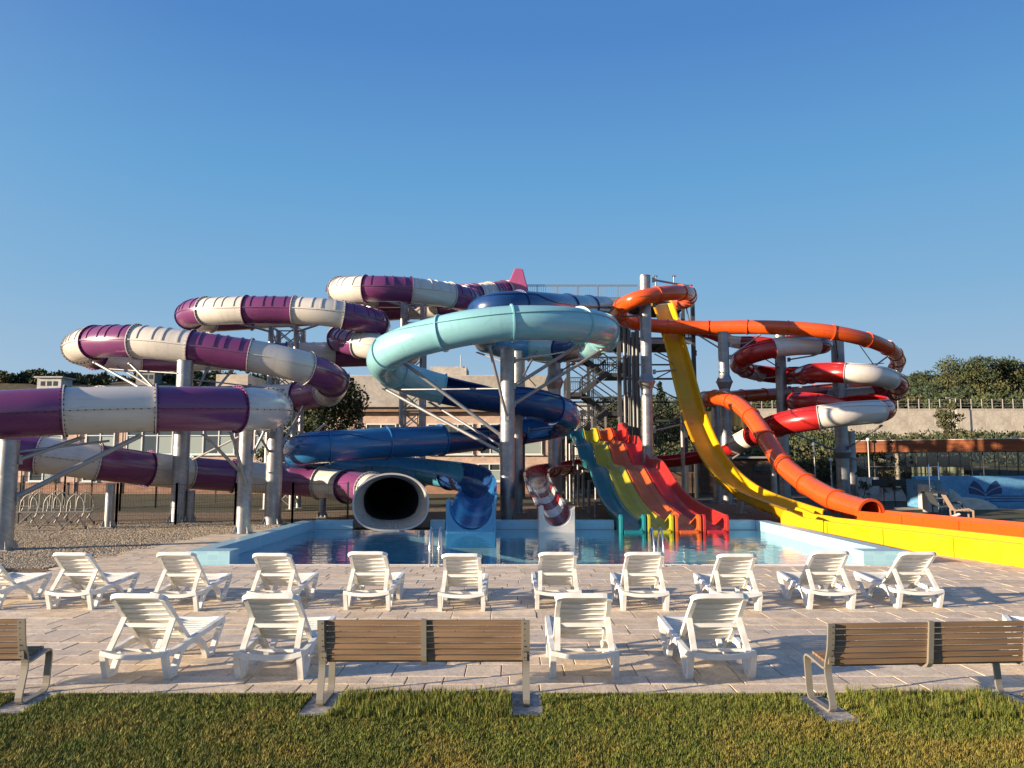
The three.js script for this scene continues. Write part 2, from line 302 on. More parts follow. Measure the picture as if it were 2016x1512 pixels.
{
  const geos = {}; const slabs = [];
  const addRow = (zc, dep, x0, x1) => {
    let x = x0 + rr(-.4, 0);
    while (x < x1) { const w = [.4, .5, .6, .7, .8][Math.floor(rnd() * 5)]; slabs.push([x + w / 2, zc, w, dep]); x += w; }
  };
  let z = 8.09; while (z < 17.95) { const d = rnd() < .5 ? .4 : (rnd() < .5 ? .3 : .5); const dd = Math.min(d, 18.0 - z); if (dd < .12) break; addRow(z + dd / 2, Math.round(dd * 100) / 100, -10, 16 - Math.max(0, z - 13) * 1.0); z += dd; }
  while (z < 28.4) { const d = rnd() < .5 ? .4 : .5; addRow(z + d / 2, d, z < 24.5 ? -9.95 : -9.95 + (z - 24.5) * .4, -7.9); addRow(z + d / 2, d, 9.55, 11.4 - (z - 18) * .19); z += d; }
  const seen = ([x, zc, w, d]) => Math.abs(x) < zc * .69 + .5 ? (w * d) / (zc * zc * zc) : 0;
  slabs.sort((a, b) => seen(b) - seen(a));
  const rest = [], restCol = [];
  slabs.forEach(([x, zc, w, d], i) => {
    const key = w + '_' + d; geos[key] = geos[key] || slabGeo(w, d); const mi = Math.floor(rnd() * slabMats.length), yy = rr(-.003, .003);
    if (i < 300) { const m = part(paving, 'paving_slab', geos[key], slabMats[mi]); m.position.set(x, yy, -zc); }
    else { const g = geos[key].clone().translate(x, yy, -zc); const n = g.attributes.position.count, c = new Float32Array(n * 3); for (let k = 0; k < n; k++) c.set(slabTones[mi]  .map(v => v * 1.32), k * 3); g.setAttribute('color', new THREE.BufferAttribute(c, 3)); rest.push(g); }
  });
  const m = part(paving, 'paving_slabs_far', mergeGeometries(rest), std(0xffffff, .95, { map: slabTex, vertexColors: true })); m.userData.kind = 'stuff';
  const k = thing('kerb', 'low concrete edging strip between paving and lawn', 'kerb');
  for (let i = 0; i < 24; i++) part(k, 'edging_stone', boxG(.995, .09, .05, -11.5 + i, -.035, -8.025), std(C(.4, .37, .32), .9));
}
// ---------------------------------------------------------------- pool
{
  const tileTex = tex(512, 512, (u, v) => { const gx = (u * 8) % 1, gy = (v * 16) % 1; const j = gx < .03 || gy < .06; const id = vn(Math.floor(u * 8) * 7.3 + .5, Math.floor(v * 16) * 3.7 + .5); return j ? [.74, .82, .84] : [.6 + .05 * id, .755 + .05 * id, .81 + .03 * id]; }, true, .5);
  const floorTex = tex(512, 512, (u, v) => { const gx = (u * 8) % 1, gy = (v * 8) % 1; const j = gx < .05 || gy < .05; const id = vn(Math.floor(u * 8) * 7.3 + .5, Math.floor(v * 8) * 3.7 + .5); return j ? [.2, .5, .62] : [.26 + .05 * id, .64 + .06 * id, .76 + .05 * id]; }, true, .5);
  const mt = std(C(.85, .92, .95), .3, { map: tileTex }), ft = std(C(.9, .97, 1), .4, { map: floorTex });
  const w = POOL.x1 - POOL.x0, d = POOL.z0 - POOL.z1, cx = (POOL.x0 + POOL.x1) / 2, cz = (POOL.z0 + POOL.z1) / 2, D = 1.15;
  const pool = struct('pool_basin', M([boxG(w + .4, .1, d + .4, cx, -D - .05, cz)]), ft, 'tiled floor of the landing pool', 'pool');
  const T = .4, H = .3;
  const wl = (n, x, y, z, a, b, c) => part(pool, n, boxG(a, b, c, x, y, z), mt);
  wl('basin_wall', POOL.x0 + .1, -D / 2 - .03, cz, .2, D - .06, d); wl('basin_wall', POOL.x1 - .1, -D / 2 - .03, cz, .2, D - .06, d);
  wl('basin_wall', cx, -D / 2 - .03, POOL.z1 + .1, w - .4, D - .06, .2); wl('basin_wall', cx, -D / 2 - .06, POOL.z0 - .1, w - .4, D - .12, .2);
  const edge = (label, x0, x1, z0, z1, name = 'pool_wall', h = H) => { const g = single(name, boxG(x1 - x0, h + .03, Math.abs(z1 - z0), (x0 + x1) / 2, h / 2 - .015, (z0 + z1) / 2), mt, label, 'wall', 'raised tiled walls of the pool'); return g; };
  edge('long pale blue tiled pool wall beside the gravel', POOL.x0 - .02, POOL.x0 + T, POOL.z0 - .62, POOL.z1);
  edge('long pale blue tiled pool wall beside the yellow runout', POOL.x1 - T, POOL.x1 + .02, POOL.z0 - .62, POOL.z1);
  edge('short tiled wall end at the pool corner by the gravel', POOL.x0 - .02, POOL.x0 + 1.0, POOL.z0 + .02, POOL.z0 - .6, 'pool_wall', H + .004);
  edge('short tiled wall end at the pool corner by the yellow runout', POOL.x1 - 1.05, POOL.x1 + .02, POOL.z0 + .02, POOL.z0 - .6, 'pool_wall', H + .004);
  const zb = POOL.z1;
  for (const [a, b, l] of [[POOL.x0 + .41, -5.75, 'tiled back wall of the pool beside the tunnel mouth'], [-2.95, -2.42, 'tiled back wall between tunnel mouth and blue trough'], [-.6, .98, 'tiled back wall between blue trough and red striped trough'], [2.27, 3.68, 'tiled back wall between red striped trough and the lanes'], [7.8, POOL.x1 - .41, 'tiled back wall between the lanes and the yellow slide']]) edge(l, a, b, zb, zb - T);
  // dark pattern tiles on the floor
  const tg = boxG(.24, .004, .12), dk = std(C(.01, .025, .07), .3);
  for (let r = 0; r < 5; r++) for (let i = 0; i < 60; i++) if ((i + r) % 2 === 0 && rnd() < .82) { const t = part(pool, 'pool_tile', tg, dk); t.position.set(-7 + i * .27, -D + .004, -18.75 - r * .34); }
  // water
  const rip = tex(512, 512, (u, v) => { const n = fbm(u * 10, v * 34, 10, 4, 34); return [n, n, n]; }, false, .125);
  const water = new THREE.MeshPhysicalMaterial({ color: C(.82, .94, .97), roughness: .015, transmission: 1, thickness: 0, ior: 1.33, bumpMap: rip, bumpScale: .008, side: THREE.DoubleSide });
  struct('pool_water', sheet([[POOL.x0 + .2, POOL.z0 - .0], [POOL.x1 - .2, POOL.z0 - .0], [POOL.x1 - .2, POOL.z1 + .2], [POOL.x0 + .2, POOL.z1 + .2]], -.035), water, 'still clear water of the landing pool', 'water');
  // overflow grating
  const gr = thing('overflow_grating', 'white slotted overflow grating along the front pool edge', 'grating');
  const wm = std(C(.72, .7, .66), .5);
  part(gr, 'channel', boxG(w - 2.0, .03, .3, cx, -.05, POOL.z0 + .15 - .0), std(C(.08, .08, .08), .8));
  for (const zz of [.01, .245]) part(gr, 'frame_rail', boxG(w - 2.0, .035, .025, cx, -.012, POOL.z0 + zz), wm);
  const bars = []; for (let x = POOL.x0 + 1.02; x < POOL.x1 - 1.06; x += .06) bars.push(boxG(.032, .02, .215, x, -.012, POOL.z0 + .127)); part(gr, 'grating_bars', M(bars), wm).userData.kind = 'stuff';
  part(gr, 'edge_stone', boxG(w - 2.02, .06, .12, cx, -.045, POOL.z0 - .065), std(C(.35, .42, .46), .4));
  // handrails
  for (const [px, l] of [[861, 'stainless pool handrail in front of the blue trough exit'], [1297, 'stainless pool handrail in front of the coloured lanes']]) {
    const p = P(px, 1108, 18.1); const h = thing('pool_handrail', l, 'handrail', 'stainless pool handrails', V(p.x, 0, -18.05));
    for (const s of [-1, 1]) { part(h, 'rail', pipe([V(s * .03 - .02, -.02, .25), V(s * .03 - .02, .45, .22), V(s * .03 - .02, .78, .05), V(s * .03 - .02, .84, -.1), V(s * .03 - .02, .74, -.28), V(s * .03 - .02, .35, -.42), V(s * .03 - .02, -.5, -.5)], .021, 40, 8), MAT.inox); part(h, 'base_collar', new THREE.CylinderGeometry(.045, .045, .02, 14).translate(s * .03 - .02, .0, .25), MAT.inox); }
    h.children[0].position.x -= .1; h.children[2].position.x += .05; h.children[1].position.x -= .1; h.children[3].position.x += .05;
  }
}

// ---------------------------------------------------------------- purple and white raft tube
const dAt = (fr, p) => { const q = p.isVector3 ? p : P(...p); let b = 0, bd = 1e9; fr.forEach(f => { const d = f.p.distanceTo(q); if (d < bd) { bd = d; b = f.d; } }); return b; };
{
  const grp = thing('raft_tube_slide', 'long purple and white striped tunnel slide coiling down to an oval mouth', 'water slide');
  const pts = [[1003, 571, 55], [965, 576, 52], [920, 581, 49], [840, 583, 47], [750, 584, 46], [690, 580, 45], [668, 574, 43.3], [676, 570, 41.6], [705, 569, 40.6], [745, 568.5, 40.4], [790, 570, 40.7], [840, 575, 41.2], [880, 581, 42], [912, 588, 43], [930, 595, 44.8], [922, 601, 46.6], [880, 605, 48], [820, 607, 48.6], [740, 612, 48], [640, 618, 46.6], [520, 624, 44.6], [425, 629, 43], [385, 628, 41.6], [374, 621, 40.2], [390, 614, 39], [435, 612, 38.3], [500, 610.5, 38], [570, 611, 38], [640, 615, 38], [695, 624, 38.5], [732, 634, 39.7], [742, 643, 41.5], [728, 652, 43.2], [697, 658, 43.8], [674, 662, 43], [672, 668, 41.3], [700, 675, 39.8], [745, 684, 39.3], [785, 690, 40], [805, 693, 41.6], [790, 695, 43], [740, 697, 43.2], [650, 698.5, 42], [560, 700, 41], [450, 703, 40.2], [330, 705, 39.4], [240, 704, 38.3], [182, 697, 36.8], [158, 687, 35], [172, 677, 33.4], [225, 672, 32.4], [300, 675, 32], [370, 683, 32], [450, 694, 32.2], [530, 707, 32.5], [600, 724, 33], [642, 741, 34.2], [656, 757, 36], [640, 772, 37.8], [590, 781, 38.8], [500, 785, 39], [400, 788, 38.4], [280, 790, 37], [200, 792, 35.2], [172, 795, 33.2], [195, 798, 31.3], [270, 800, 30.2], [360, 803, 29.5], [440, 805, 29], [500, 806, 28.2], [530, 806, 27.3], [522, 806, 25.8], [482, 805.5, 24.7], [420, 805, 24], [340, 805, 23.45], [250, 806, 22.9], [150, 809, 22.35], [60, 813, 21.9], [-60, 820, 21.5], [-160, 829, 21.7], [-235, 842, 23], [-235, 858, 26], [-180, 872, 27.7], [-100, 881, 28.6], [-20, 886, 29], [60, 893, 29.4], [130, 902, 29.8], [200, 911, 30.4], [300, 924, 32], [400, 933, 33.8], [500, 940, 35], [580, 946, 35.4], [640, 952, 35], [695, 959, 33.8], [738, 966, 32.2], [763, 974, 30.5], [770, 981, 28.9], [770, 988, 27.5]];
  const fr = makeFrames(pts, .2);
  const R = .69, J = jointsFrom(fr, P(127, 809.5, 22.1), 2.4);
  { const dE = dAt(fr, P(-20, 886, 29)); while (J[J.length - 1] > dE) J.pop(); const a = J[J.length - 1], b = dAt(fr, P(78, 895, 29.5)); J.push(...fillJoints(a, b, 2.3).slice(1)); for (let q = b + 1.95; q < fr.L - .8; q += 1.95) J.push(q); J.push(fr.L); }
  // short rings before the mouth
  while (J.length > 2 && J[J.length - 2] > fr.L - 4.2) J.splice(J.length - 2, 1);
  const e0 = J[J.length - 2]; J.pop(); const L = fr.L, LM = 1.3; for (const q of [L - 3.5, L - 2.75, L - 2.0, L - 1.25]) if (q > e0 + .5) J.push(q); J.push(L);
  const dW = dAt(fr, P(210, 806.5, 22.7)); let kW = 0; J.forEach((d, i) => { if (d <= dW) kW = i; });
  const sm = (a, b, x) => { x = Math.max(0, Math.min(1, (x - a) / (b - a))); return x * x * (3 - 2 * x); };
  const rad = f => { const t = sm(L - 4.2, L - 1.2, f.d), e = sm(L - 1.4, L + .3, f.d); return [R + (1.02 - R) * t + .32 * e, R + (.8 - R) * t + .21 * e, t * .55]; };
  buildSlide(grp, fr, { r: R, rad, joints: J, bolts: true, endFlange: false, kind: (k, m, d) => { const w = (k - kW) % 2 === 0 || k === J.length - 2; return { mat: w ? MAT.white : MAT.purple, ribs: d < dAt(fr, [530, 707, 32.5]) ? 4 : (d < dAt(fr, [30, 814, 21.6]) && d > dAt(fr, [140, 809, 22.2])) ? 3 : 0, inner: d > L - LM, tunnelShade: d > L - 9 && d <= L - LM }; } });
  const f = fr[fr.length - 1]; const [a, b] = rad(f); part(grp, 'mouth_rim', collar(f, a - .03, b - .03, .06, -.03, .06, undefined, undefined, 48, .55), MAT.white);
  // start tub on the tower
  const s0 = fr[0]; const shp = new THREE.Shape(); shp.moveTo(-.75, -1.2); shp.lineTo(.9, -1.2); shp.bezierCurveTo(.75, -.2, .45, .6, .38, 1.05); shp.lineTo(.2, 1.12); shp.lineTo(-.12, 1.12); shp.bezierCurveTo(-.3, .8, -.45, .2, -.75, -.1); 
  const eg = new THREE.ExtrudeGeometry(shp, { depth: 1.7, bevelEnabled: true, bevelSize: .06, bevelThickness: .06, bevelSegments: 2 }); eg.translate(s0.p.x + .55, s0.p.y + .2, s0.p.z - .8); part(grp, 'start_tub', eg, MAT.pink);
  
}
// ---------------------------------------------------------------- blue tube and trough
{
  const grp = thing('blue_tube_slide', 'turquoise and navy tunnel slide looping round the tall front post into a blue open trough', 'water slide');
  const pts = [[1190, 603, 53.5], [1160, 604, 48], [1115, 604, 42], [1062, 602, 38.2], [1010, 601, 36.4], [968, 606, 36.2], [945, 620, 37.6], [943, 645, 39.6], [958, 668, 41.6], [992, 681, 42.8], [1040, 686, 43], [1100, 688, 42.4], [1150, 683, 40.2], [1184, 668, 37], [1188, 654, 34], [1176, 645, 31.9], [1134, 639, 30.4], [1070, 636, 29.7], [1000, 637, 29.4], [930, 644, 29.4], [862, 658, 29.7], [802, 675, 30.2], [763, 695, 31.1], [755, 715, 32.6], [778, 735, 34], [822, 752, 35], [880, 768, 35.6], [950, 780, 35.8], [1020, 790, 35.8], [1072, 801, 35.8], [1106, 813, 36.6], [1112, 827, 38.4], [1085, 838, 39.6], [1030, 848, 39], [950, 858, 37.6], [860, 867, 35.8], [760, 872, 34.3], [670, 878, 33.3], [618, 881, 33], [592, 886, 34], [594, 894, 35.8], [628, 902, 37], [690, 909, 37.2], [760, 915, 36.7], [830, 923, 35.6], [888, 932, 34.2], [926, 942, 32.4], [941, 958, 30.6], [937, 978, 28.9], [929, 1000, 27.2]];
  const fr = makeFrames(pts, .2, 2.6); const L = fr.L;
  const seg = [[[1020, 600, 36.6], MAT.navy, 0], [[950, 630, 38.5], MAT.navy, 0], [[1045, 686, 43], MAT.sky, 0], [[1098, 688, 42.4], MAT.turq, 0], [[1160, 680, 39.2], MAT.navy, 0], [[1176, 650, 33], MAT.turq, 0], [[870, 765, 35.5], MAT.turq, 0], [[1090, 806, 36], MAT.navy, 2.2], [[1025, 849, 39], MAT.blue, 1.75], [[865, 867.5, 35.9], MAT.navy, 2.0], [[640, 903.5, 37.1], MAT.blue, 0], [[838, 924.5, 35.4], MAT.sky, 1.9], [[888, 932, 34.2], MAT.turqDark, 1.9], [[936, 950, 31.5], MAT.navy, 1.9], [[940, 980, 29.1], MAT.blue, 1.7], [[938, 990, 28.6], MAT.sky, 1.65], [[932, 1010, 27.5], MAT.blue, 1.6], [null, MAT.sky, 1.55]];
  const J = [0], info = []; let d0 = 0;
  for (const [p, mat, open] of seg) { const d1 = p ? dAt(fr, p) : L; if (d1 <= d0) continue; const f = fillJoints(d0, d1, d1 < 22 ? 6 : 2.75); for (let i = 1; i < f.length; i++) { J.push(f[i]); info.push({ mat, open }); } d0 = d1; }
  const R = .69; const sm = (a, b, x) => { x = Math.max(0, Math.min(1, (x - a) / (b - a))); return x * x * (3 - 2 * x); };
  buildSlide(grp, fr, { r: R, joints: J, fw: .07, rad: f => { const e = sm(L - 3, L, f.d); return [R + .07 * e, R + .07 * e]; }, kind: k => info[k] });
  // square block round the trough end
  endBlock(grp, fr[fr.length - 1], .77, MAT.sky, .07);
}
function endBlock(grp, f, r, mat, side = .12, drop = 1.3) {
  const s = new THREE.Shape(); const a = r + side; s.moveTo(-a, r * .35); s.lineTo(-r - .01, r * .42); for (let i = 0; i <= 24; i++) { const t = -1.75 + 3.5 * i / 24; s.lineTo(r * Math.sin(t), -r * Math.cos(t)); } s.lineTo(a, r * .35); s.lineTo(a, -drop); s.lineTo(-a, -drop);
  const g = new THREE.ExtrudeGeometry(s, { depth: .35, bevelEnabled: true, bevelSize: .03, bevelThickness: .03, bevelSegments: 2, steps: 1 });
  const yaw = Math.atan2(f.t.x, f.t.z); g.rotateY(yaw); g.translate(f.p.x, f.p.y, f.p.z); part(grp, 'exit_block', g, mat);
}
// ---------------------------------------------------------------- red and white trough
{
  const grp = thing('red_trough_slide', 'red and white banded open slide spiralling before the hillside to a striped trough', 'water slide');
  const pts = [[1345, 640, 54.5], [1400, 652, 54], [1450, 670, 53], [1520, 672, 52], [1590, 672, 51], [1618, 676, 49.6], [1612, 680, 47.8], [1560, 682, 47], [1510, 689, 46.8], [1472, 701, 47.6], [1456, 714, 49.5], [1464, 725, 52], [1492, 734, 54], [1530, 739, 54.2], [1570, 740, 52], [1585, 738, 49], [1610, 735, 46], [1660, 735, 44.3], [1715, 738, 44], [1755, 748, 45.2], [1768, 762, 47.8], [1752, 774, 50.8], [1705, 779, 52.4], [1650, 782, 52.6], [1600, 785, 51.6], [1570, 789, 49.6], [1575, 792, 47.4], [1610, 793, 45.8], [1660, 795, 44.8], [1710, 798, 43.6], [1737, 803, 41.8], [1735, 809, 39.8], [1705, 813, 38.6], [1660, 817, 38.2], [1600, 825, 38.6], [1550, 833, 39.6], [1510, 845, 41.2], [1470, 864, 43.2], [1435, 879, 45.2], [1390, 891, 47], [1340, 900, 48.4], [1280, 906, 49.4], [1210, 910, 50], [1140, 914, 48], [1090, 918, 44], [1064, 923, 39], [1056, 934, 35], [1061, 950, 32], [1076, 978, 29.4], [1094, 1008, 27.2]];
  const fr = makeFrames(pts, .2, 2.2); const L = fr.L;
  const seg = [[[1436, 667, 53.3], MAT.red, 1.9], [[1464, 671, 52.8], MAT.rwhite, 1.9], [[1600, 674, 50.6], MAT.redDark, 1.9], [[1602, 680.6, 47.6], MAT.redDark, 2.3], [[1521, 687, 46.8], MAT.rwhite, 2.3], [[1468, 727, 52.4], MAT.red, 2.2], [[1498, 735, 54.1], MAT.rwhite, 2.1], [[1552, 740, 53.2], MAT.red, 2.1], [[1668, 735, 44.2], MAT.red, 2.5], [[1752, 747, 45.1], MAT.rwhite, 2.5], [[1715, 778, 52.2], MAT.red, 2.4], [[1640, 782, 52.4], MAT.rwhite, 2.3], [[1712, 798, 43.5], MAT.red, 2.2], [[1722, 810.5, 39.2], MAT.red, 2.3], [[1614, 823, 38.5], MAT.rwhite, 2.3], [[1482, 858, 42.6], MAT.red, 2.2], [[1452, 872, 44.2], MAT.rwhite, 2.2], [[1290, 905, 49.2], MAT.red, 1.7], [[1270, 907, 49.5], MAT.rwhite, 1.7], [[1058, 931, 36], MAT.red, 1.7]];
  const J = [0], info = []; let d0 = 0;
  for (const [p, mat, open] of seg) { const d1 = p ? dAt(fr, p) : L; if (d1 <= d0 + .2) continue; const f = fillJoints(d0, d1, 2.7); for (let i = 1; i < f.length; i++) { J.push(f[i]); info.push({ mat, open }); } d0 = d1; }
  // striped end
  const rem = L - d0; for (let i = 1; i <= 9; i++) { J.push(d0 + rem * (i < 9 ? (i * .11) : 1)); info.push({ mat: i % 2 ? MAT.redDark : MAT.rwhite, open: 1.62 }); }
  buildSlide(grp, fr, { r: .57, joints: J, fw: .055, rad: f => { const e = Math.max(0, Math.min(1, (f.d - L + 18) / 14)); return [.57 - .08 * e, .57 - .08 * e]; }, kind: k => info[k] });
  endBlock(grp, fr[fr.length - 1], .5, MAT.rwhite, .1, 1.2);
}
// ---------------------------------------------------------------- orange tube
{
  const grp = thing('orange_tube_slide', 'slim orange tunnel slide curling off the tower top and dropping to a long orange runout', 'water slide');
  const pts = [[1330, 600, 54], [1352, 592, 51], [1357, 580, 47.5], [1340, 576, 44.5], [1300, 579, 43], [1255, 588, 42.5], [1225, 602, 43.6], [1217, 617, 45.5], [1232, 630, 47.5], [1270, 639, 48.6], [1330, 644, 48.8], [1400, 645, 48.4], [1470, 644, 47.6], [1550, 646, 46.6], [1630, 653, 46], [1700, 667, 46.4], [1745, 684, 48], [1766, 703, 51], [1763, 724, 54.4], [1735, 745, 56.6], [1690, 759, 57.4], [1620, 768, 57], [1540, 775, 55.6], [1460, 780, 53.4], [1410, 785, 50.8], [1388, 787, 48.4], [1395, 784, 46.2], [1430, 786, 43.2], [1465, 806, 41], [1492, 838, 39.2], [1515, 875, 37.6], [1540, 912, 36], [1573, 942, 34.3], [1610, 967, 32.6], [1650, 988, 31], [1690, 1002, 29.5], [1713, 1009, 28.7]];
  const fr = makeFrames(pts, .2); const J = fillJoints(0, fr.L, 2.5);
  buildSlide(grp, fr, { r: .44, joints: J, fw: .055, seg: 28, seamW: .03, kind: (k, m, d) => ({ mat: MAT.orange, inner: d > fr.L - 3 }) });
  const f = fr[fr.length - 1]; part(grp, 'mouth_rim', collar(f, .42, .42, .1, -.06, .08), MAT.orange);
  runout(grp, V(f.p.x, 0, f.p.z), V(16.2, 0, -14), .52, .62, MAT.orange, .3);
}
// box-shaped runout channel
function runout(grp, a, b, half, h, mat, seamEvery) {
  const dir = b.clone().sub(a).setY(0).normalize(), side = V(-dir.z, 0, dir.x), L = a.distanceTo(b), n = Math.max(2, Math.round(L / 2.6));
  for (let i = 0; i < n; i++) {
    const p = a.clone().addScaledVector(dir, L * i / n), q = a.clone().addScaledVector(dir, L * (i + 1) / n - .006);
    const fr = [p, q].map(o => ({ p: o, s: side, u: V(0, 1, 0), t: dir }));
    const w = half, o = w + .13, strips = [[[o + .0, .0], [o, h - .03]], [[o, h - .03], [o - .03, h]], [[o - .03, h], [w + .02, h]], [[w + .02, h], [w - .02, h - .06]], [[w - .02, h - .06], [w - .08, .28]], [[w - .08, .28], [w - .22, .17]], [[w - .22, .17], [-w + .22, .17]], [[-w + .22, .17], [-w + .08, .28]], [[-w + .08, .28], [-w + .02, h - .06]], [[-w + .02, h - .06], [-w - .02, h]], [[-w - .02, h], [-o + .03, h]], [[-o + .03, h], [-o, h - .03]], [[-o, h - .03], [-o, 0]]].map(s => ({ f: () => s }));
    part(grp, 'runout_section', sweep(fr, 0, 1, strips), mat);
    if (i) part(grp, 'joint_strip', M([-1, 1].map(s => { const c = p.clone().addScaledVector(side, s * (o + .012)); const g = boxG(.03, h - .04, .05, 0, (h - .04) / 2, 0); g.rotateY(Math.atan2(dir.x, dir.z)); return g.translate(c.x, 0, c.z); })), mat);
  }
}
// ---------------------------------------------------------------- yellow speed slide
{
  const grp = thing('yellow_speed_slide', 'steep bright yellow open speed slide running from the tower top into a yellow channel', 'water slide');
  const pts = [[1301, 596, 52], [1308, 618, 50.6], [1322, 668, 49.2], [1338, 724, 47.8], [1354, 786, 46], [1372, 845, 44], [1396, 897, 41.8], [1425, 938, 39.4], [1460, 969, 36.8], [1500, 990, 34.2], [1538, 1005, 31.8], [1566, 1016, 29.6], [1588, 1024, 28]];
  const fr = makeFrames(pts, .25); const J = fillJoints(0, fr.L, 2.6);
  const hw = .62, pr = s => [[-hw - .1, .52], [-hw, .54], [-hw + .05, .5], [-hw + .09, .2], [-hw + .2, .05], [-.25, 0], [.25, 0], [hw - .2, .05], [hw - .09, .2], [hw - .05, .5], [hw, .54], [hw + .1, .52]].map(([x, y]) => [x, y - .15 + s]);
  const ix = d => Math.round(d / fr.L * (fr.length - 1));
  for (let k = 0; k < J.length - 1; k++) {
    const sec = part(grp, 'trough_section', sweep(fr, ix(J[k]), ix(J[k + 1]), [{ f: () => pr(0) }, { f: () => pr(-.035).map(([x, y]) => [x * 1.03, y]) }]), MAT.yellow);
    if (k) { const f = fr[ix(J[k])]; const ps = pr(0), l = []; for (let i = 1; i < ps.length; i++) l.push(bar([at(f, ps[i - 1][0] * 1.05, ps[i - 1][1] - .05), at(f, ps[i][0] * 1.05, ps[i][1] - .05)], f.t, .05, .07)); part(sec, 'flange', M(l), MAT.yellow); }
  }
  const a = fr[fr.length - 1].p; runout(grp, V(10.1, 0, -27.2), V(13.45, 0, -12.2), .62, .52, MAT.yellow, .3);
  // taller side wall where the trough meets the channel, and the tray under the trough foot
  const dir = V(13.45 - 10.1, 0, 15).normalize(), sd = V(-dir.z, 0, dir.x);
  for (const s of [-1, 1]) {
    const o = V(10.1, 0, -27.2).addScaledVector(sd, s * .735), q = o.clone().addScaledVector(dir, s > 0 ? 0 : -1.6), pts2 = [[0, .5], [.25, .74], [.6, .7], [1.3, .56], [2.4, .535]];
    const l = []; for (let i = 1; i < pts2.length; i++) { const [u0, h0] = pts2[i - 1], [u1, h1] = pts2[i]; const A = q.clone().addScaledVector(dir, u0), B = q.clone().addScaledVector(dir, u1); const sh2 = new THREE.BufferGeometry(); const pos = []; const c = (p, y, e) => { const r = p.clone().addScaledVector(sd, e); return [r.x, y, r.z]; }; const Q = (a, b2, c2, d) => pos.push(...a, ...b2, ...c2, ...a, ...c2, ...d); for (const e of [-.045, .045]) Q(c(A, 0, e), c(B, 0, e), c(B, h1, e), c(A, h0, e)); Q(c(A, h0, -.045), c(B, h1, -.045), c(B, h1, .045), c(A, h0, .045)); if (i === 1) Q(c(A, 0, -.045), c(A, h0, -.045), c(A, h0, .045), c(A, 0, .045)); sh2.setAttribute('position', new THREE.Float32BufferAttribute(pos, 3)); sh2.computeVertexNormals(); l.push(sh2); }
    part(grp, 'side_wall', M(l), MAT.yellow);
  }
  const T0 = V(10.1, 0, -27.2); part(grp, 'foot_tray', bar([T0.clone().addScaledVector(dir, -1.6).setY(.12), T0.clone().addScaledVector(dir, .1).setY(.14)], sd, 1.4, .06), MAT.yellow);
}
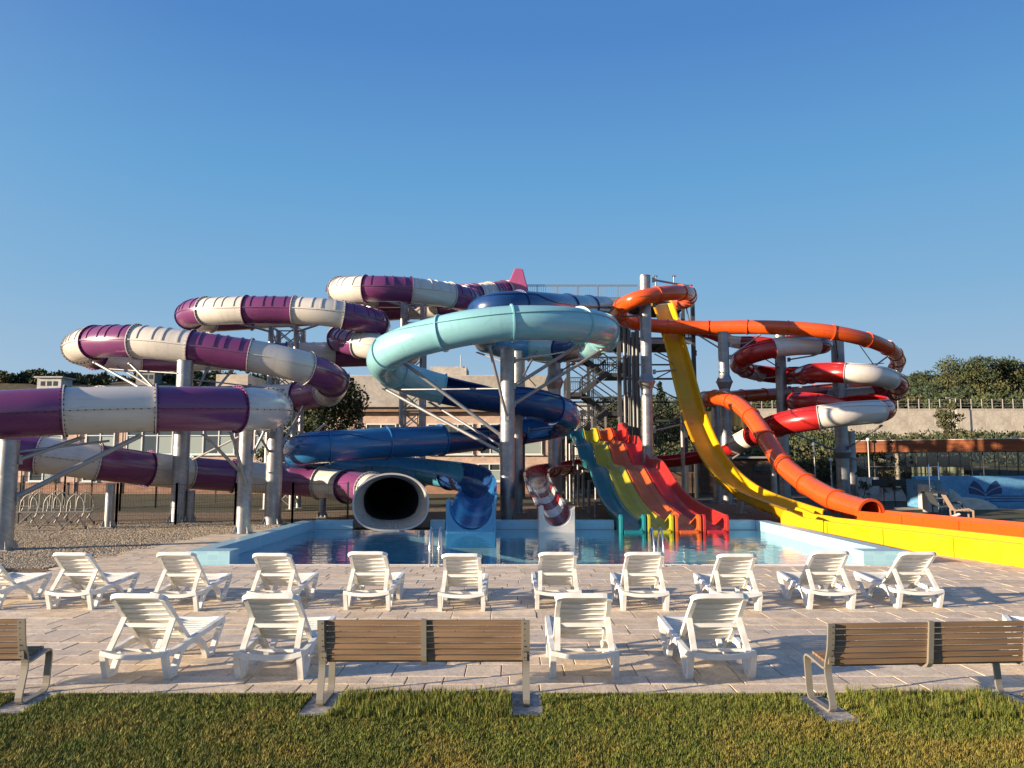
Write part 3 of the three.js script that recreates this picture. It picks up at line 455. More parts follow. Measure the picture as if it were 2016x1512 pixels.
// ---------------------------------------------------------------- four-lane wave slide
{
  const grp = thing('multi_lane_slide', 'four lane wave slide in teal, lime, orange and red ending in the pool', 'water slide');
  const prof = new THREE.CatmullRomCurve3([[27.2, -.02], [27.8, .02], [29.5, .11], [31.5, .26], [33.5, .54], [35.5, 1.0], [37.4, 1.6], [38.7, 1.95], [39.8, 2.06], [41.8, 2.1], [42.6, 2.16], [43.6, 2.45], [44.8, 3.05], [45.8, 3.42], [46.8, 3.53], [48.6, 3.56], [49.4, 3.68], [50.4, 4.18], [51.2, 4.5], [52.2, 4.6], [54.2, 4.62]].map(([z, y]) => V(0, y, -z)), false, 'centripetal');
  const mats = [MAT.teal, MAT.lime, MAT.lorange, MAT.lred], names = ['teal', 'lime', 'orange', 'red'], x0 = 3.74, lw = .965, N = 130;
  const fr = []; for (let i = 0; i <= N; i++) { const p = prof.getPointAt(i / N); fr.push({ p, t: prof.getTangentAt(i / N), s: V(1, 0, 0), u: V(0, 1, 0), d: i / N }); }
  const wall = f => .2 + .26 * Math.max(0, 1 - f.d / .035);
  for (let k = 0; k < 4; k++) {
    const c = x0 + lw * (k + .5), h = lw / 2 - .012;
    const strip = off => f => { const w = wall(f) + off, wl = k === 0 ? Math.max(w, .48 + off) : w, wr = k === 3 ? Math.max(w, .55 + off) : w; return [[-h, wl - .05], [-h + .015, wl], [-h + .07, wl], [-h + .1, wl - .04], [-h + .14, .09 + off], [-h + .24, .015 + off], [-.15, off], [.15, off], [h - .24, .015 + off], [h - .14, .09 + off], [h - .1, wr - .04], [h - .07, wr], [h - .015, wr], [h, wr - .05]].map(([s, u]) => [s + c, u]); };
    const ln = part(grp, 'lane', sweep(fr, 0, N, [{ f: strip(0) }, { f: strip(-.03) }]), mats[k]); ln.userData.label = names[k] + ' lane with raised edges';
    // upturned nose at the water
    for (const s of [-1, 1]) { const n = new THREE.Shape(); n.moveTo(0, -.35); n.lineTo(0, .42); n.bezierCurveTo(.02, .55, .2, .56, .34, .48); n.lineTo(1.1, .22); n.lineTo(1.1, -.1); n.lineTo(.3, -.35); const g = new THREE.ExtrudeGeometry(n, { depth: .07, bevelEnabled: true, bevelSize: .02, bevelThickness: .02, bevelSegments: 2 }); g.rotateY(Math.PI / 2); g.translate(c + s * (h - .07) - .035, .02, -27.15); part(ln, 'lane_nose', g, mats[k]); }
    const lip = new THREE.CylinderGeometry(.13, .13, lw - .34, 18, 1).rotateZ(Math.PI / 2).scale(1, 1, 1.5).translate(c, -.1, -27.15); part(ln, 'splash_lip', lip, mats[k]);
    for (let q = 6; q < N; q += 12) { const f = fr[q]; if (k === 3) part(ln, 'flange', bar([V(c + h, f.p.y + .02, f.p.z), V(c + h + .05, f.p.y + .5, f.p.z)], V(0, 0, 1), .04, .04), mats[k]); }
  }
  for (const z of [31.5, 34.5, 37.5, 40.5, 43.5, 46.5, 49.5, 52.5]) for (const x of [x0 - .02, x0 + lw * 2, x0 + lw * 4 + .02]) { let y = 0; for (const f of fr) if (-f.p.z < z) y = f.p.y; if (y > .3) part(grp, 'support_leg', rod(V(x, -.03, -z), V(x, y - .06, -z), .075, 12), MAT.steel); }
  for (const z of [34.5, 37.5, 40.5, 43.5, 46.5, 49.5, 52.5]) { let y = 0; for (const f of fr) if (-f.p.z < z) y = f.p.y; part(grp, 'cross_beam', boxG(lw * 4 + .1, .1, .1, x0 + lw * 2, y - .1, -z), MAT.steel); }
}

// ---------------------------------------------------------------- support posts with their arms
function post(px, Z, dia, topPy, label, o = {}) {
  const b = P(px, 916, Z), top = PY(topPy, Z), r = dia / 2;
  const g = thing(o.name || 'support_post', label, 'post', o.group || 'galvanised posts carrying the slides', V(b.x, 0, -Z));
  part(g, 'shaft', rod(V(0, -.03, 0), V(0, top, 0), r, 28), MAT.steel);
  part(g, 'cap', new THREE.CylinderGeometry(r + .015, r + .015, .03, 28).translate(0, top + .015, 0), MAT.steel);
  part(g, 'base_plate', boxG(dia * 1.45, .04, dia * 1.45, 0, .0, 0), MAT.steel);
  for (let k = 0; k < 4; k++) { const a = k * Math.PI / 2 + .78; part(g, 'base_gusset', bar([V(Math.cos(a) * r, .22, Math.sin(a) * r), V(Math.cos(a) * dia * .68, .03, Math.sin(a) * dia * .68)], V(-Math.sin(a), 0, Math.cos(a)), .02, .1), MAT.steel); }
  for (const cy of o.collars || []) {
    const y = PY(cy, Z); part(g, 'bolted_collar', M([new THREE.CylinderGeometry(r + .16, r, .42, 28).translate(0, y - .23, 0), new THREE.CylinderGeometry(r, r + .16, .42, 28).translate(0, y + .23, 0), new THREE.CylinderGeometry(r + .18, r + .18, .07, 28).translate(0, y, 0)]), MAT.steel);
  }
  for (const [a, c, rr_, thin] of o.arms || []) {
    const A = P(...a), B = P(...c); A.sub(g.position); B.sub(g.position);
    const s = part(g, 'arm', rod(A, B, rr_, 10), MAT.strut);
    if (!thin) { part(s, 'end_bracket', new THREE.CylinderGeometry(rr_ * 1.7, rr_ * 1.7, .05, 10).translate(A.x, A.y, A.z), MAT.strut); part(s, 'end_bracket', boxG(.16, .26, .16, B.x, B.y, B.z), MAT.strut); }
  }
  return g;
}
post(15, 21.3, .52, 868, 'thick grey post under the lowest purple curve beside the lawn corner', { arms: [[[276, 858, 23], [32, 978, 21.4], .075], [[215, 868, 23.2], [38, 889, 21.4], .035, 1], [[160, 862, 22.6], [36, 905, 21.4], .06]] });
post(483, 26.2, .47, 848, 'grey post on the gravel edge carrying the lowest purple curve', { arms: [[[402, 856, 24], [474, 930, 26], .055], [[455, 852, 24.4], [486, 958, 26], .055], [[520, 850, 26], [492, 905, 26.2], .045], [[380, 905, 29], [470, 860, 26.2], .035, 1]] });
post(540, 30.2, .62, 838, 'tall grey post under the bend of the lowest purple curve', { arms: [[[598, 800, 38], [552, 880, 30.4], .06], [[640, 835, 38.5], [556, 900, 30.4], .05], [[505, 848, 28], [530, 890, 30], .05]] });
post(356, 31.6, .64, 712, 'tall grey post under the middle purple curve behind the fence', { arms: [[[187, 714, 33.2], [342, 800, 31.6], .06], [[232, 722, 36], [346, 790, 31.6], .05], [[256, 716, 32.4], [344, 805, 31.6], .055], [[409, 724, 32.2], [372, 800, 31.6], .055], [[456, 730, 32.4], [374, 830, 31.6], .055], [[350, 735, 31.3], [210, 726, 34.5], .03, 1], [[360, 745, 31.3], [560, 768, 34], .03, 1]] });
for (const [px, Z, ty, w] of [[220, 28.9, 953, 'beside the metal trolleys'], [379, 31.6, 967, 'next to the tall fence post'], [637, 34.2, 982, 'nearest the oval mouth']]) post(px, Z, .31, ty, 'short slim grey post under the lowest purple tube, ' + w, { name: 'short_support_post', group: 'short posts under the lowest purple tube' });
post(999, 31.6, .6, 689, 'tall front post inside the turquoise loop at the pool edge', {
  arms: [[[758, 766, 33.6], [986, 890, 31.6], .075], [[797, 716, 31.4], [986, 857, 31.6], .075], [[846, 792, 35.4], [986, 878, 31.8], .055], [[963, 682, 29.8], [998, 822, 31.3], .06], [[1185, 689, 33.6], [1012, 795, 31.6], .075], [[1137, 681, 31.5], [1012, 760, 31.5], .075], [[784, 767, 33.8], [986, 765, 31.6], .04], [[1065, 700, 33], [1012, 709, 31.6], .04], [[1110, 693, 35], [1013, 712, 31.6], .03, 1]] });
post(1019, 37.5, .5, 693, 'darker grey post standing behind the tall front post', { arms: [[[940, 694, 41], [1012, 720, 37.5], .05], [[1056, 692, 42], [1028, 745, 37.6], .05]] });
post(1092, 44.5, .76, 692, 'thick grey post with a bolted collar behind the navy bend', { collars: [752], arms: [[[1135, 835, 37.5], [1040, 847, 40], .05], [[960, 690, 42], [1078, 715, 44.2], .05], [[1055, 760, 44], [1000, 700, 43], .03, 1], [[1150, 700, 42], [1106, 730, 44], .05]] });
post(1276, 43.5, .64, 544, 'tallest grey post in front of the tower beside the yellow slide', { collars: [752], arms: [[[1222, 624, 45], [1266, 621, 43.5], .05], [[1308, 594, 43.2], [1288, 600, 43.5], .06], [[1353, 563, 46], [1287, 551, 43.5], .06], [[1318, 595, 44], [1288, 598, 43.4], .045], [[1362, 830, 44.6], [1288, 848, 43.5], .045], [[1330, 728, 47.6], [1288, 732, 43.6], .05], [[1326, 716, 47.8], [1289, 697, 43.6], .035, 1]] });
post(1431, 46, .64, 655, 'grey post with a bolted collar under the orange tube', { collars: [752], arms: [[[1495, 660, 47.3], [1437, 703, 46], .05], [[1470, 675, 48], [1438, 679, 46], .04], [[1375, 660, 48.6], [1424, 690, 46], .05], [[1476, 880, 43], [1432, 910, 45.8], .06], [[1470, 884, 43.4], [1440, 885, 45.8], .04]] });
post(1413, 48.3, .6, 797, 'dark grey post under the inner bend of the orange tube', {});
post(1544, 50, .7, 655, 'grey post standing inside the red and white coils', { arms: [[[1602, 700, 48], [1553, 708, 50], .05], [[1486, 748, 53], [1536, 741, 50], .05], [[1640, 757, 45], [1554, 764, 50], .05], [[1500, 703, 47.2], [1536, 725, 50], .035, 1], [[1688, 905, 52.4], [1556, 850, 50], .06]] });
post(1659, 51.5, .84, 655, 'thick grey post behind the white band of the red slide', { collars: [890], arms: [[[1645, 667, 47], [1650, 705, 51.3], .05], [[1758, 694, 50.5], [1668, 760, 51.3], .05], [[1735, 838, 40], [1672, 880, 51], .06], [[1668, 720, 51.3], [1740, 715, 52], .03, 1], [[1682, 665, 48], [1730, 732, 52], .03, 1]] });
post(1677, 53, .6, 850, 'slimmer grey post beside the thick post of the red slide');
post(1523, 40.4, .3, 912, 'slim short post under the steep part of the orange tube', { name: 'short_support_post', group: 'short posts under the orange tube' });
post(1455, 37.5, .34, 985, 'stubby post under the foot of the yellow slide', { name: 'short_support_post' });
post(1345, 46.6, .24, 800, 'thin post behind the yellow slide', { name: 'short_support_post' });
// lattice masts
function lattice(cx, Z, w, topPy, label) {
  const X = PX(cx, Z), top = PY(topPy, Z); const g = thing('lattice_mast', label, 'mast', 'lattice masts carrying the upper purple coils', V(X, 0, -Z)); const h = w / 2;
  const C4 = [[-h, h], [h, h], [h, -h], [-h, -h]];
  for (const [x, z] of C4) { part(g, 'leg', rod(V(x, -.03, z), V(x, top, z), .14, 14), MAT.steel); part(g, 'base_plate', boxG(.45, .04, .45, x, 0, z), MAT.steel); }
  const n = Math.round(top / w / .95);
  for (let i = 0; i < n; i++) for (let k = 0; k < 4; k++) { const a = C4[k], b = C4[(k + 1) % 4], y0 = top * i / n + .1, y1 = top * (i + 1) / n; part(g, 'brace', M([rod(V(a[0], y0, a[1]), V(b[0], y1, b[1]), .035, 6), rod(V(b[0], y0, b[1]), V(a[0], y1, a[1]), .035, 6)]), MAT.strut); part(g, 'ring_bar', rod(V(a[0], y1, a[1]), V(b[0], y1, b[1]), .04, 6), MAT.strut); }
  for (const s of [-1, 1]) part(g, 'head_arm', rod(V(s * h, top - .3, h), V(s * (h + 1.8), top + .15, h + .6), .06, 8), MAT.strut);
  return g;
}
lattice(558, 41, 1.35, 647, 'steel lattice mast rising behind the second purple coil');
lattice(811, 44.5, 1.15, 596, 'steel lattice mast rising inside the turquoise loop to the top purple coil');
// ---------------------------------------------------------------- steel tower with stairs
{
  const g = thing('slide_tower', 'dark steel stair tower with railed platforms behind the slides', 'tower');
  const zF = 54.6, zB = 59, S = MAT.darkSteel, G2 = MAT.strut;
  const deckMat = std(C(.16, .14, .12), .85);
  const deck = (x0, x1, y, z0 = zF, z1 = zB) => {
    const d = part(g, 'platform', boxG(x1 - x0, .12, z1 - z0, (x0 + x1) / 2, y - .06, -(z0 + z1) / 2), deckMat);
    for (const z of [z0 + .06, z1 - .06]) part(d, 'edge_beam', boxG(x1 - x0 + .04, .34, .1, (x0 + x1) / 2, y - .3, -z), G2);
    for (let x = x0 + .3; x < x1; x += 1.5) part(d, 'joist', boxG(.12, .26, z1 - z0 - .3, x, y - .25, -(z0 + z1) / 2), S);
  };
  const rail = (a, b, m = G2, sp = 1.5) => {
    const L = a.distanceTo(b), n = Math.max(1, Math.round(L / sp)), r = part(g, 'railing', M([rod(V(a.x, a.y + 1.08, a.z), V(b.x, b.y + 1.08, b.z), .035, 6), rod(V(a.x, a.y + .98, a.z), V(b.x, b.y + .98, b.z), .018, 5), rod(V(a.x, a.y + .16, a.z), V(b.x, b.y + .16, b.z), .022, 5)]), m);
    for (let i = 0; i <= n; i++) { const p = a.clone().lerp(b, i / n); part(r, 'railing_post', boxG(.06, 1.4, .06, p.x, p.y + .4, p.z), m); }
    const l = [], k = Math.round(L / .16); for (let i = 1; i < k; i++) { const p = a.clone().lerp(b, i / k); l.push(boxG(.022, .84, .022, p.x, p.y + .57, p.z)); } part(r, 'balusters', M(l), m).userData.kind = 'stuff';
  };
  const Y1 = PY(590, zF), Y2 = PY(664, zF);
  const xL = PX(1018, zF), xR = PX(1371, zF), xM = PX(1182, zF);
  deck(xL, xR, Y1); rail(V(xL, Y1, -zF), V(PX(1262, zF), Y1, -zF)); rail(V(PX(1332, zF), Y1, -zF), V(xR, Y1, -zF)); rail(V(xL, Y1, -zB), V(xR, Y1, -zB)); rail(V(xR, Y1, -zF), V(xR, Y1, -zB)); rail(V(xL, Y1, -zF), V(xL, Y1, -zB));
  deck(xM, xR, Y2); rail(V(PX(1330, zF), Y2, -zF), V(xR, Y2, -zF)); rail(V(xR, Y2, -zF), V(xR, Y2, -zB)); rail(V(xM, Y2, -zF), V(PX(1262, zF), Y2, -zF));
  const col = (px, z, y, r = .16) => { const x = PX(px, z); part(g, 'column', boxG(r * 1.7, y + .03, r * 1.7, x, y / 2 - .015, -z), S); };
  for (const px of [1371, 1222, 1120]) for (const z of [zF + .1, zB - .1]) col(px, z, px === 1120 ? PY(690, z) : Y1 - .12);
  col(1351, zB, Y1 - .12); col(1030, zB - .1, Y1 - .12); col(1030, zF + .4, Y1 - .12); col(1352, zF + .2, Y1 - .12, .12); col(1160, zB - .1, Y1 - .12, .13);
  // water pipes
  for (const [px, ty, r] of [[1233, 640, .13], [1243, 650, .1], [1250, 655, .13], [1258, 640, .15], [1240, 610, .09]]) part(g, 'water_pipe', rod(V(PX(px, zF - .2), 0, -zF + .25), V(PX(px, zF - .2), PY(ty, zF), -zF + .25), r, 14), std(C(.11, .112, .115), .45, { metalness: .5 }));
  // braces on the right
  for (const [a, b] of [[[1371, 690], [1340, 850]], [[1340, 690], [1371, 850]], [[1371, 700], [1350, 600]]]) part(g, 'brace', rod(P(a[0], a[1], zF + .2), P(b[0], b[1], zF + .2), .05, 6), S);
  for (const y of [Y2 - 3, Y2 - 6]) part(g, 'brace', boxG(xR - PX(1222, zF), .14, .1, (xR + PX(1222, zF)) / 2, y, -zF - .1), S);
  for (const [x0, x1, z] of [[PX(1120, 55), PX(1222, 55), zF + .3], [PX(1222, 55), xR, zB], [PX(1120, 58), PX(1222, 58), zB]]) for (let y = 1.4; y < 11; y += 2.9) part(g, 'brace', M([rod(V(x0, y, -z), V(x1, y + 2.7, -z), .05, 6), rod(V(x1, y, -z), V(x0, y + 2.7, -z), .05, 6), rod(V(x0, y + 2.8, -z), V(x1, y + 2.8, -z), .07, 6)]), S);
  // stairs: zigzag flights
  const xa = PX(1146, 56.5), xb = PX(1196, 56.5), le = PX(1115, 56.5), re = PX(1234, 56.5);
  const ys = []; for (let i = 0; i < 9; i++) ys.push(PY(662, 56.5) - i * 1.42);
  ys.forEach((y, i) => {
    if (y < .4) return;
    const right = i % 2 === 0; const x0 = right ? xb : le, x1 = right ? re : xa;
    const d = part(g, 'landing', boxG(x1 - x0, .3, 2.6, (x0 + x1) / 2, y - .15, -57), S);
    rail(V(x0, y, -55.7), V(x1, y, -55.7), S, 1.2); rail(V(x0, y, -58.3), V(x1, y, -58.3), S, 1.2); rail(V(right ? x1 : x0, y, -55.7), V(right ? x1 : x0, y, -58.3), S, 1.3);
    const y2 = Math.max(0, y - 1.42), z = right ? -56.3 : -57.6, A = V(right ? xb : xa, y, z), B = V(right ? xa : xb, y2, z);
    const fl = part(g, 'stair_flight', M([bar([A.clone().setZ(z - .6), B.clone().setZ(z - .6)], V(0, 0, 1), .08, .36), bar([A.clone().setZ(z + .6), B.clone().setZ(z + .6)], V(0, 0, 1), .08, .36)]), S);
    for (let k = 1; k < 8; k++) { const p = A.clone().lerp(B, k / 8); part(fl, 'tread', boxG(.27, .04, 1.14, p.x, p.y, z), S); }
    for (const q of [-.6, .6]) rail(A.clone().setZ(z + q), B.clone().setZ(z + q), S, 1.3);
  });
  // small masts on the top rail
  for (const px of [1298, 1335]) part(g, 'lamp_mast', M([rod(V(PX(px, zB), Y1, -zB), V(PX(px, zB), PY(543, zB), -zB), .05, 8), boxG(.32, .1, .2, PX(px, zB), PY(543, zB), -zB)]), G2);
  // lane platform
  deck(3.5, 7.9, 4.55, 54.3, 56.8); rail(V(3.5, 4.55, -56.8), V(7.9, 4.55, -56.8), S, 1.2); rail(V(7.9, 4.55, -54.3), V(7.9, 4.55, -56.8), S, 1.2);
  for (const x of [3.74, 4.7, 5.67, 6.63, 7.6]) part(g, 'gate_post', boxG(.12, 1.15, .12, x, 5.1, -54.4), G2);
  for (const x of [3.6, 7.8]) part(g, 'column', boxG(.2, 4.4, .2, x, 2.2, -54.5), S);
}

// ---------------------------------------------------------------- white plastic loungers
const plasticTex = tex(256, 256, (u, v) => { const n = fbm(u * 10, v * 10, 10, 4), d = Math.max(0, fbm(u * 5 + 8, v * 5, 5, 4) - .55); const k = .93 + .07 * n - .25 * d; return [k, k * (1 - .05 * d), k * (.985 - .2 * d)]; }, true, 1);
const plastic = std(C(.78, .775, .76), .42, { map: plasticTex });
const X1 = V(1, 0, 0);
function makeLounger(label) {
  const g = thing('sun_lounger', label, 'lounger', 'white plastic loungers facing the pool');
  const Wd = .34;  // half width
  const p2 = a => a.map(([s, y]) => V(0, y, -s));
  for (const x of [-1, 1]) {
    const o = x * Wd, tr = q => q.map(v => V(o, v.y, v.z));
    part(g, 'side_frame', M([
      bar(tr(p2([[-.02, .275], [.22, .265], [.45, .285], [.8, .315], [1.15, .345], [1.46, .375]])), X1, .056, .06, 16),
      bar(tr(p2([[.0, .275], [.04, .15], [.09, .0]])), X1, .062, .062, 6),
      bar(tr(p2([[.19, .0], [.27, .13], [.36, .27]])), X1, .062, .066, 6),
      bar(tr(p2([[.07, .018], [.22, .018]])), X1, .066, .036),
      bar(tr(p2([[.36, .235], [.5, .285], [.7, .275], [.86, .21], [.96, .11], [1.02, .0]])), X1, .058, .066, 18),
      bar(tr(p2([[1.14, .0], [1.25, .13], [1.36, .26], [1.45, .37]])), X1, .058, .06, 8),
      bar(tr(p2([[1.0, .018], [1.17, .018]])), X1, .062, .036)]), plastic);
    part(g, 'backrest_prop', bar([V(x * .277, .62, -.3), V(x * .285, .46, -.17), V(x * .295, .29, -.03)], X1, .062, .03), plastic);
    part(g, 'backrest_rail', bar([V(x * .285, .28, -.66), V(x * .284, .45, -.47), V(x * .282, .62, -.29), V(x * .279, .74, -.16), V(x * .272, .855, -.035)], X1, .05, .055, 10), plastic);
    part(g, 'hinge_knob', rod(V(x * .26, .285, -.64), V(x * .33, .285, -.64), .03, 10), plastic);
  }
  part(g, 'rear_bar', bar([V(-.362, .285, .0), V(-.2, .255, .015), V(0, .245, .02), V(.2, .255, .015), V(.362, .285, .0)], V(0, 0, 1), .06, .05, 14), plastic);
  part(g, 'stretcher', bar([V(-.33, .265, -.22), V(.33, .265, -.22)], V(0, 0, 1), .04, .03), plastic);
  part(g, 'prop_bar', bar([V(-.27, .53, -.24), V(.27, .53, -.24)], V(0, 0, 1), .03, .042), plastic);
  part(g, 'backrest_top', bar([V(-.298, .84, -.055), V(-.27, .866, -.024), V(0, .874, -.015), V(.27, .866, -.024), V(.298, .84, -.055)], V(0, .5, .85), .05, .055, 16), plastic);
  part(g, 'foot_bar', bar([V(-.34, .375, -1.45), V(0, .365, -1.46), V(.34, .375, -1.45)], V(0, 0, 1), .055, .045, 8), plastic);
  for (let i = 0; i < 8; i++) {
    const t = .07 + i * .117, y = .86 - t * .58, z = -.035 - t * .62;
    const c = [-.265, -.14, 0, .14, .265].map(x => V(x, y - .012 * (1 - (x / .27) ** 2), z - .03 * (1 - (x / .27) ** 2)));
    part(g, 'backrest_slat', M([bar(c, V(0, .68, .73), .078, .012, 10), bar(c.map(v => v.clone().add(V(0, .03, .03))), V(0, .12, 1), .05, .014, 10)]), plastic);
  }
  for (let i = 0; i < 8; i++) { const s = .74 + i * .092, y = .302 + i * .0085; part(g, 'seat_slat', bar([-.325, -.16, 0, .16, .325].map(x => V(x, y - .022 * (1 - (x / .325) ** 2), -s)), V(0, 0, 1), .07, .014, 8), plastic); }
  return g;
}
{
  const far = [[-62, 'first by the lawn corner'], [133, 'second from the lawn corner'], [341, 'facing the pool corner by the gravel'], [531, 'facing the grey gravel post'], [721, 'facing the tunnel mouth'], [908, 'facing the blue trough'], [1100, 'facing the red striped trough'], [1272, 'facing the coloured lanes'], [1455, 'facing the red lane'], [1640, 'second from the yellow runout'], [1815, 'first beside the yellow runout']];
  const yaw = [3, 4, 2, 1, 0, 0, 0, 1, 0, -2, -4];
  let proto;
  far.forEach(([px, w], i) => {
    const l = 'white slatted lounger in the poolside row, ' + w; const o = proto ? copyThing(proto, l) : (proto = makeLounger(l));
    const Z = i === 10 ? 12.65 : 12.45 + .1 * Math.sin(i * 2.3); o.position.set(P(px, 1190, Z).x, 0, -Z); o.rotation.y = -(yaw[i] + 1.5 * Math.sin(i * 5.1)) * Math.PI / 180; o.scale.y = 1 + .018 * Math.sin(i * 3.7);
  });
  const near = [[262, 8.52, 'beside the sunlit bench', 3], [527, 8.5, 'touching the middle bench', 1], [1152, 8.54, 'just past the middle bench', 0], [1423, 8.52, 'between middle and angled benches', -2], [2112, 8.55, 'behind the angled bench', 22]];
  near.forEach(([px, Z, w, a]) => { const o = copyThing(proto, 'white slatted lounger in the row near the lawn, ' + w); o.position.set(P(px, 1320, Z).x, 0, -Z); o.rotation.y = -a * Math.PI / 180; });
}
// ---------------------------------------------------------------- slatted benches
const woodTex = tex(512, 256, (u, v) => { const g = fbm(u * 4, v * 56 + 3 * fbm(u * 4, v * 4, 4, 3), 4, 4, 56), m = fbm(u * 3, v * 8, 3, 3, 8), k = .62 + .26 * (g - .5) + .16 * (m - .5); return [.66 * k + .1, .53 * k + .085, .395 * k + .07]; }, true, 1);
const woods = [0, 1, 2, 3].map(i => { const t = woodTex.clone(); t.offset.set(i * .27, i * .31); t.repeat.set(.8, 1.6); t.needsUpdate = true; const k = 1 - i * .06; return std(C(k, k * .98, k * .95), .7, { map: t, bumpMap: t, bumpScale: .002 }); });
const benchMetal = std(C(.27, .245, .2), .48, { metalness: .35 });
const concTex = tex(256, 256, (u, v) => { const n = fbm(u * 30, v * 30, 30, 4), m = fbm(u * 4, v * 4, 4, 4); const k = .58 + .35 * (n - .5) + .3 * (m - .5); return [k, k * .97, k * .93]; }, true, 1);
const concrete = std(0xffffff, .92, { map: concTex, bumpMap: concTex, bumpScale: .006 });
function makeBench(label) {
  const g = thing('park_bench', label, 'bench', 'slatted benches on the lawn edge'); const hw = .985;
  for (const s of [-1, 1]) {
    part(g, 'end_frame', bar([V(s * hw, .855, .06), V(s * hw, .6, .02), V(s * hw, .4, -.045), V(s * hw, .2, -.005), V(s * hw, .05, .03), V(s * hw, .012, .0), V(s * hw, .008, -.1), V(s * hw, .008, -.3), V(s * hw, .012, -.4), V(s * hw, .06, -.445), V(s * hw, .2, -.46), V(s * hw, .385, -.475), V(s * hw, .43, -.46), V(s * hw, .44, -.41), V(s * hw, .4, -.08), V(s * hw, .405, -.045)], X1, .065, .022, 64), benchMetal);
    part(g, 'back_plate', bar([V(s * (hw - .02), .85, .042), V(s * (hw - .02), .45, -.02)], X1, .055, .03), benchMetal);
    for (let k = 0; k < 7; k++) part(g, 'bolt', rod(V(s * (hw - .015), .825 - k * .058, .058 - k * .0085), V(s * (hw - .015), .825 - k * .058, .068 - k * .0085), .007, 8), MAT.bolt);
  }
  part(g, 'centre_bracket', bar([V(0, .865, .045), V(0, .6, .012), V(0, .43, -.02), V(0, .4, -.08), V(0, .425, -.4)], X1, .05, .03, 18), benchMetal);
  for (const s of [-1, 1]) for (let k = 0; k < 7; k++) {
    const y = .826 - k * .0595, z = .02 - k * .0088; const m = part(g, 'backrest_slat', boxG(.935, .045, .03), woods[(k + (s > 0 ? 2 : 0)) % 4]); m.position.set(s * .487, y, z); m.rotation.x = .14;
  }
  for (let k = 0; k < 6; k++) { const m = part(g, 'seat_slat', boxG(1.9, .03, .052), woods[k % 4]); m.position.set(0, .43 + k * .0055, -.1 - k * .062); m.rotation.x = .08; }
  return g;
}
{
  const pads = (g, lab) => { for (const s of [-1, 1]) { const c = V(s * .985, 0, -.12).applyEuler(g.rotation).add(g.position); const pd = single('bench_footing', boxG(.3, .12, .78), concrete, lab[s > 0 ? 1 : 0], 'footing', 'concrete pads under the benches'); pd.position.set(c.x, -.058, c.z); pd.rotation.y = g.rotation.y; } };
  const b1 = makeBench('wooden slatted bench standing square between two near loungers'); b1.position.set(P(834, 1300, 7.6).x, .004, -7.62); b1.scale.y = .95;
  pads(b1, ['rough concrete pad under the middle bench end with the lounger touching', 'rough concrete pad under the other end of the middle bench']);
  const b2 = copyThing(b1, 'wooden slatted bench on the yellow runout side, angled slightly'); b2.position.set(P(1633, 1300, 7.45).x + .985, .004, -7.52); b2.rotation.y = 4 * Math.PI / 180; 
  pads(b2, ['rough concrete pad under the angled bench end facing the middle bench', 'rough concrete pad under the outer end of the angled bench']);
  const b3 = copyThing(b1, 'wooden slatted bench by the lawn corner lit by the sun'); b3.position.set(P(36, 1300, 7.6).x - .985, .004, -7.62); b3.rotation.y = 3 * Math.PI / 180;
  pads(b3, ['concrete pad under the outer end of the bench by the lawn corner', 'concrete pad under the inner end of the bench by the lawn corner']);
}
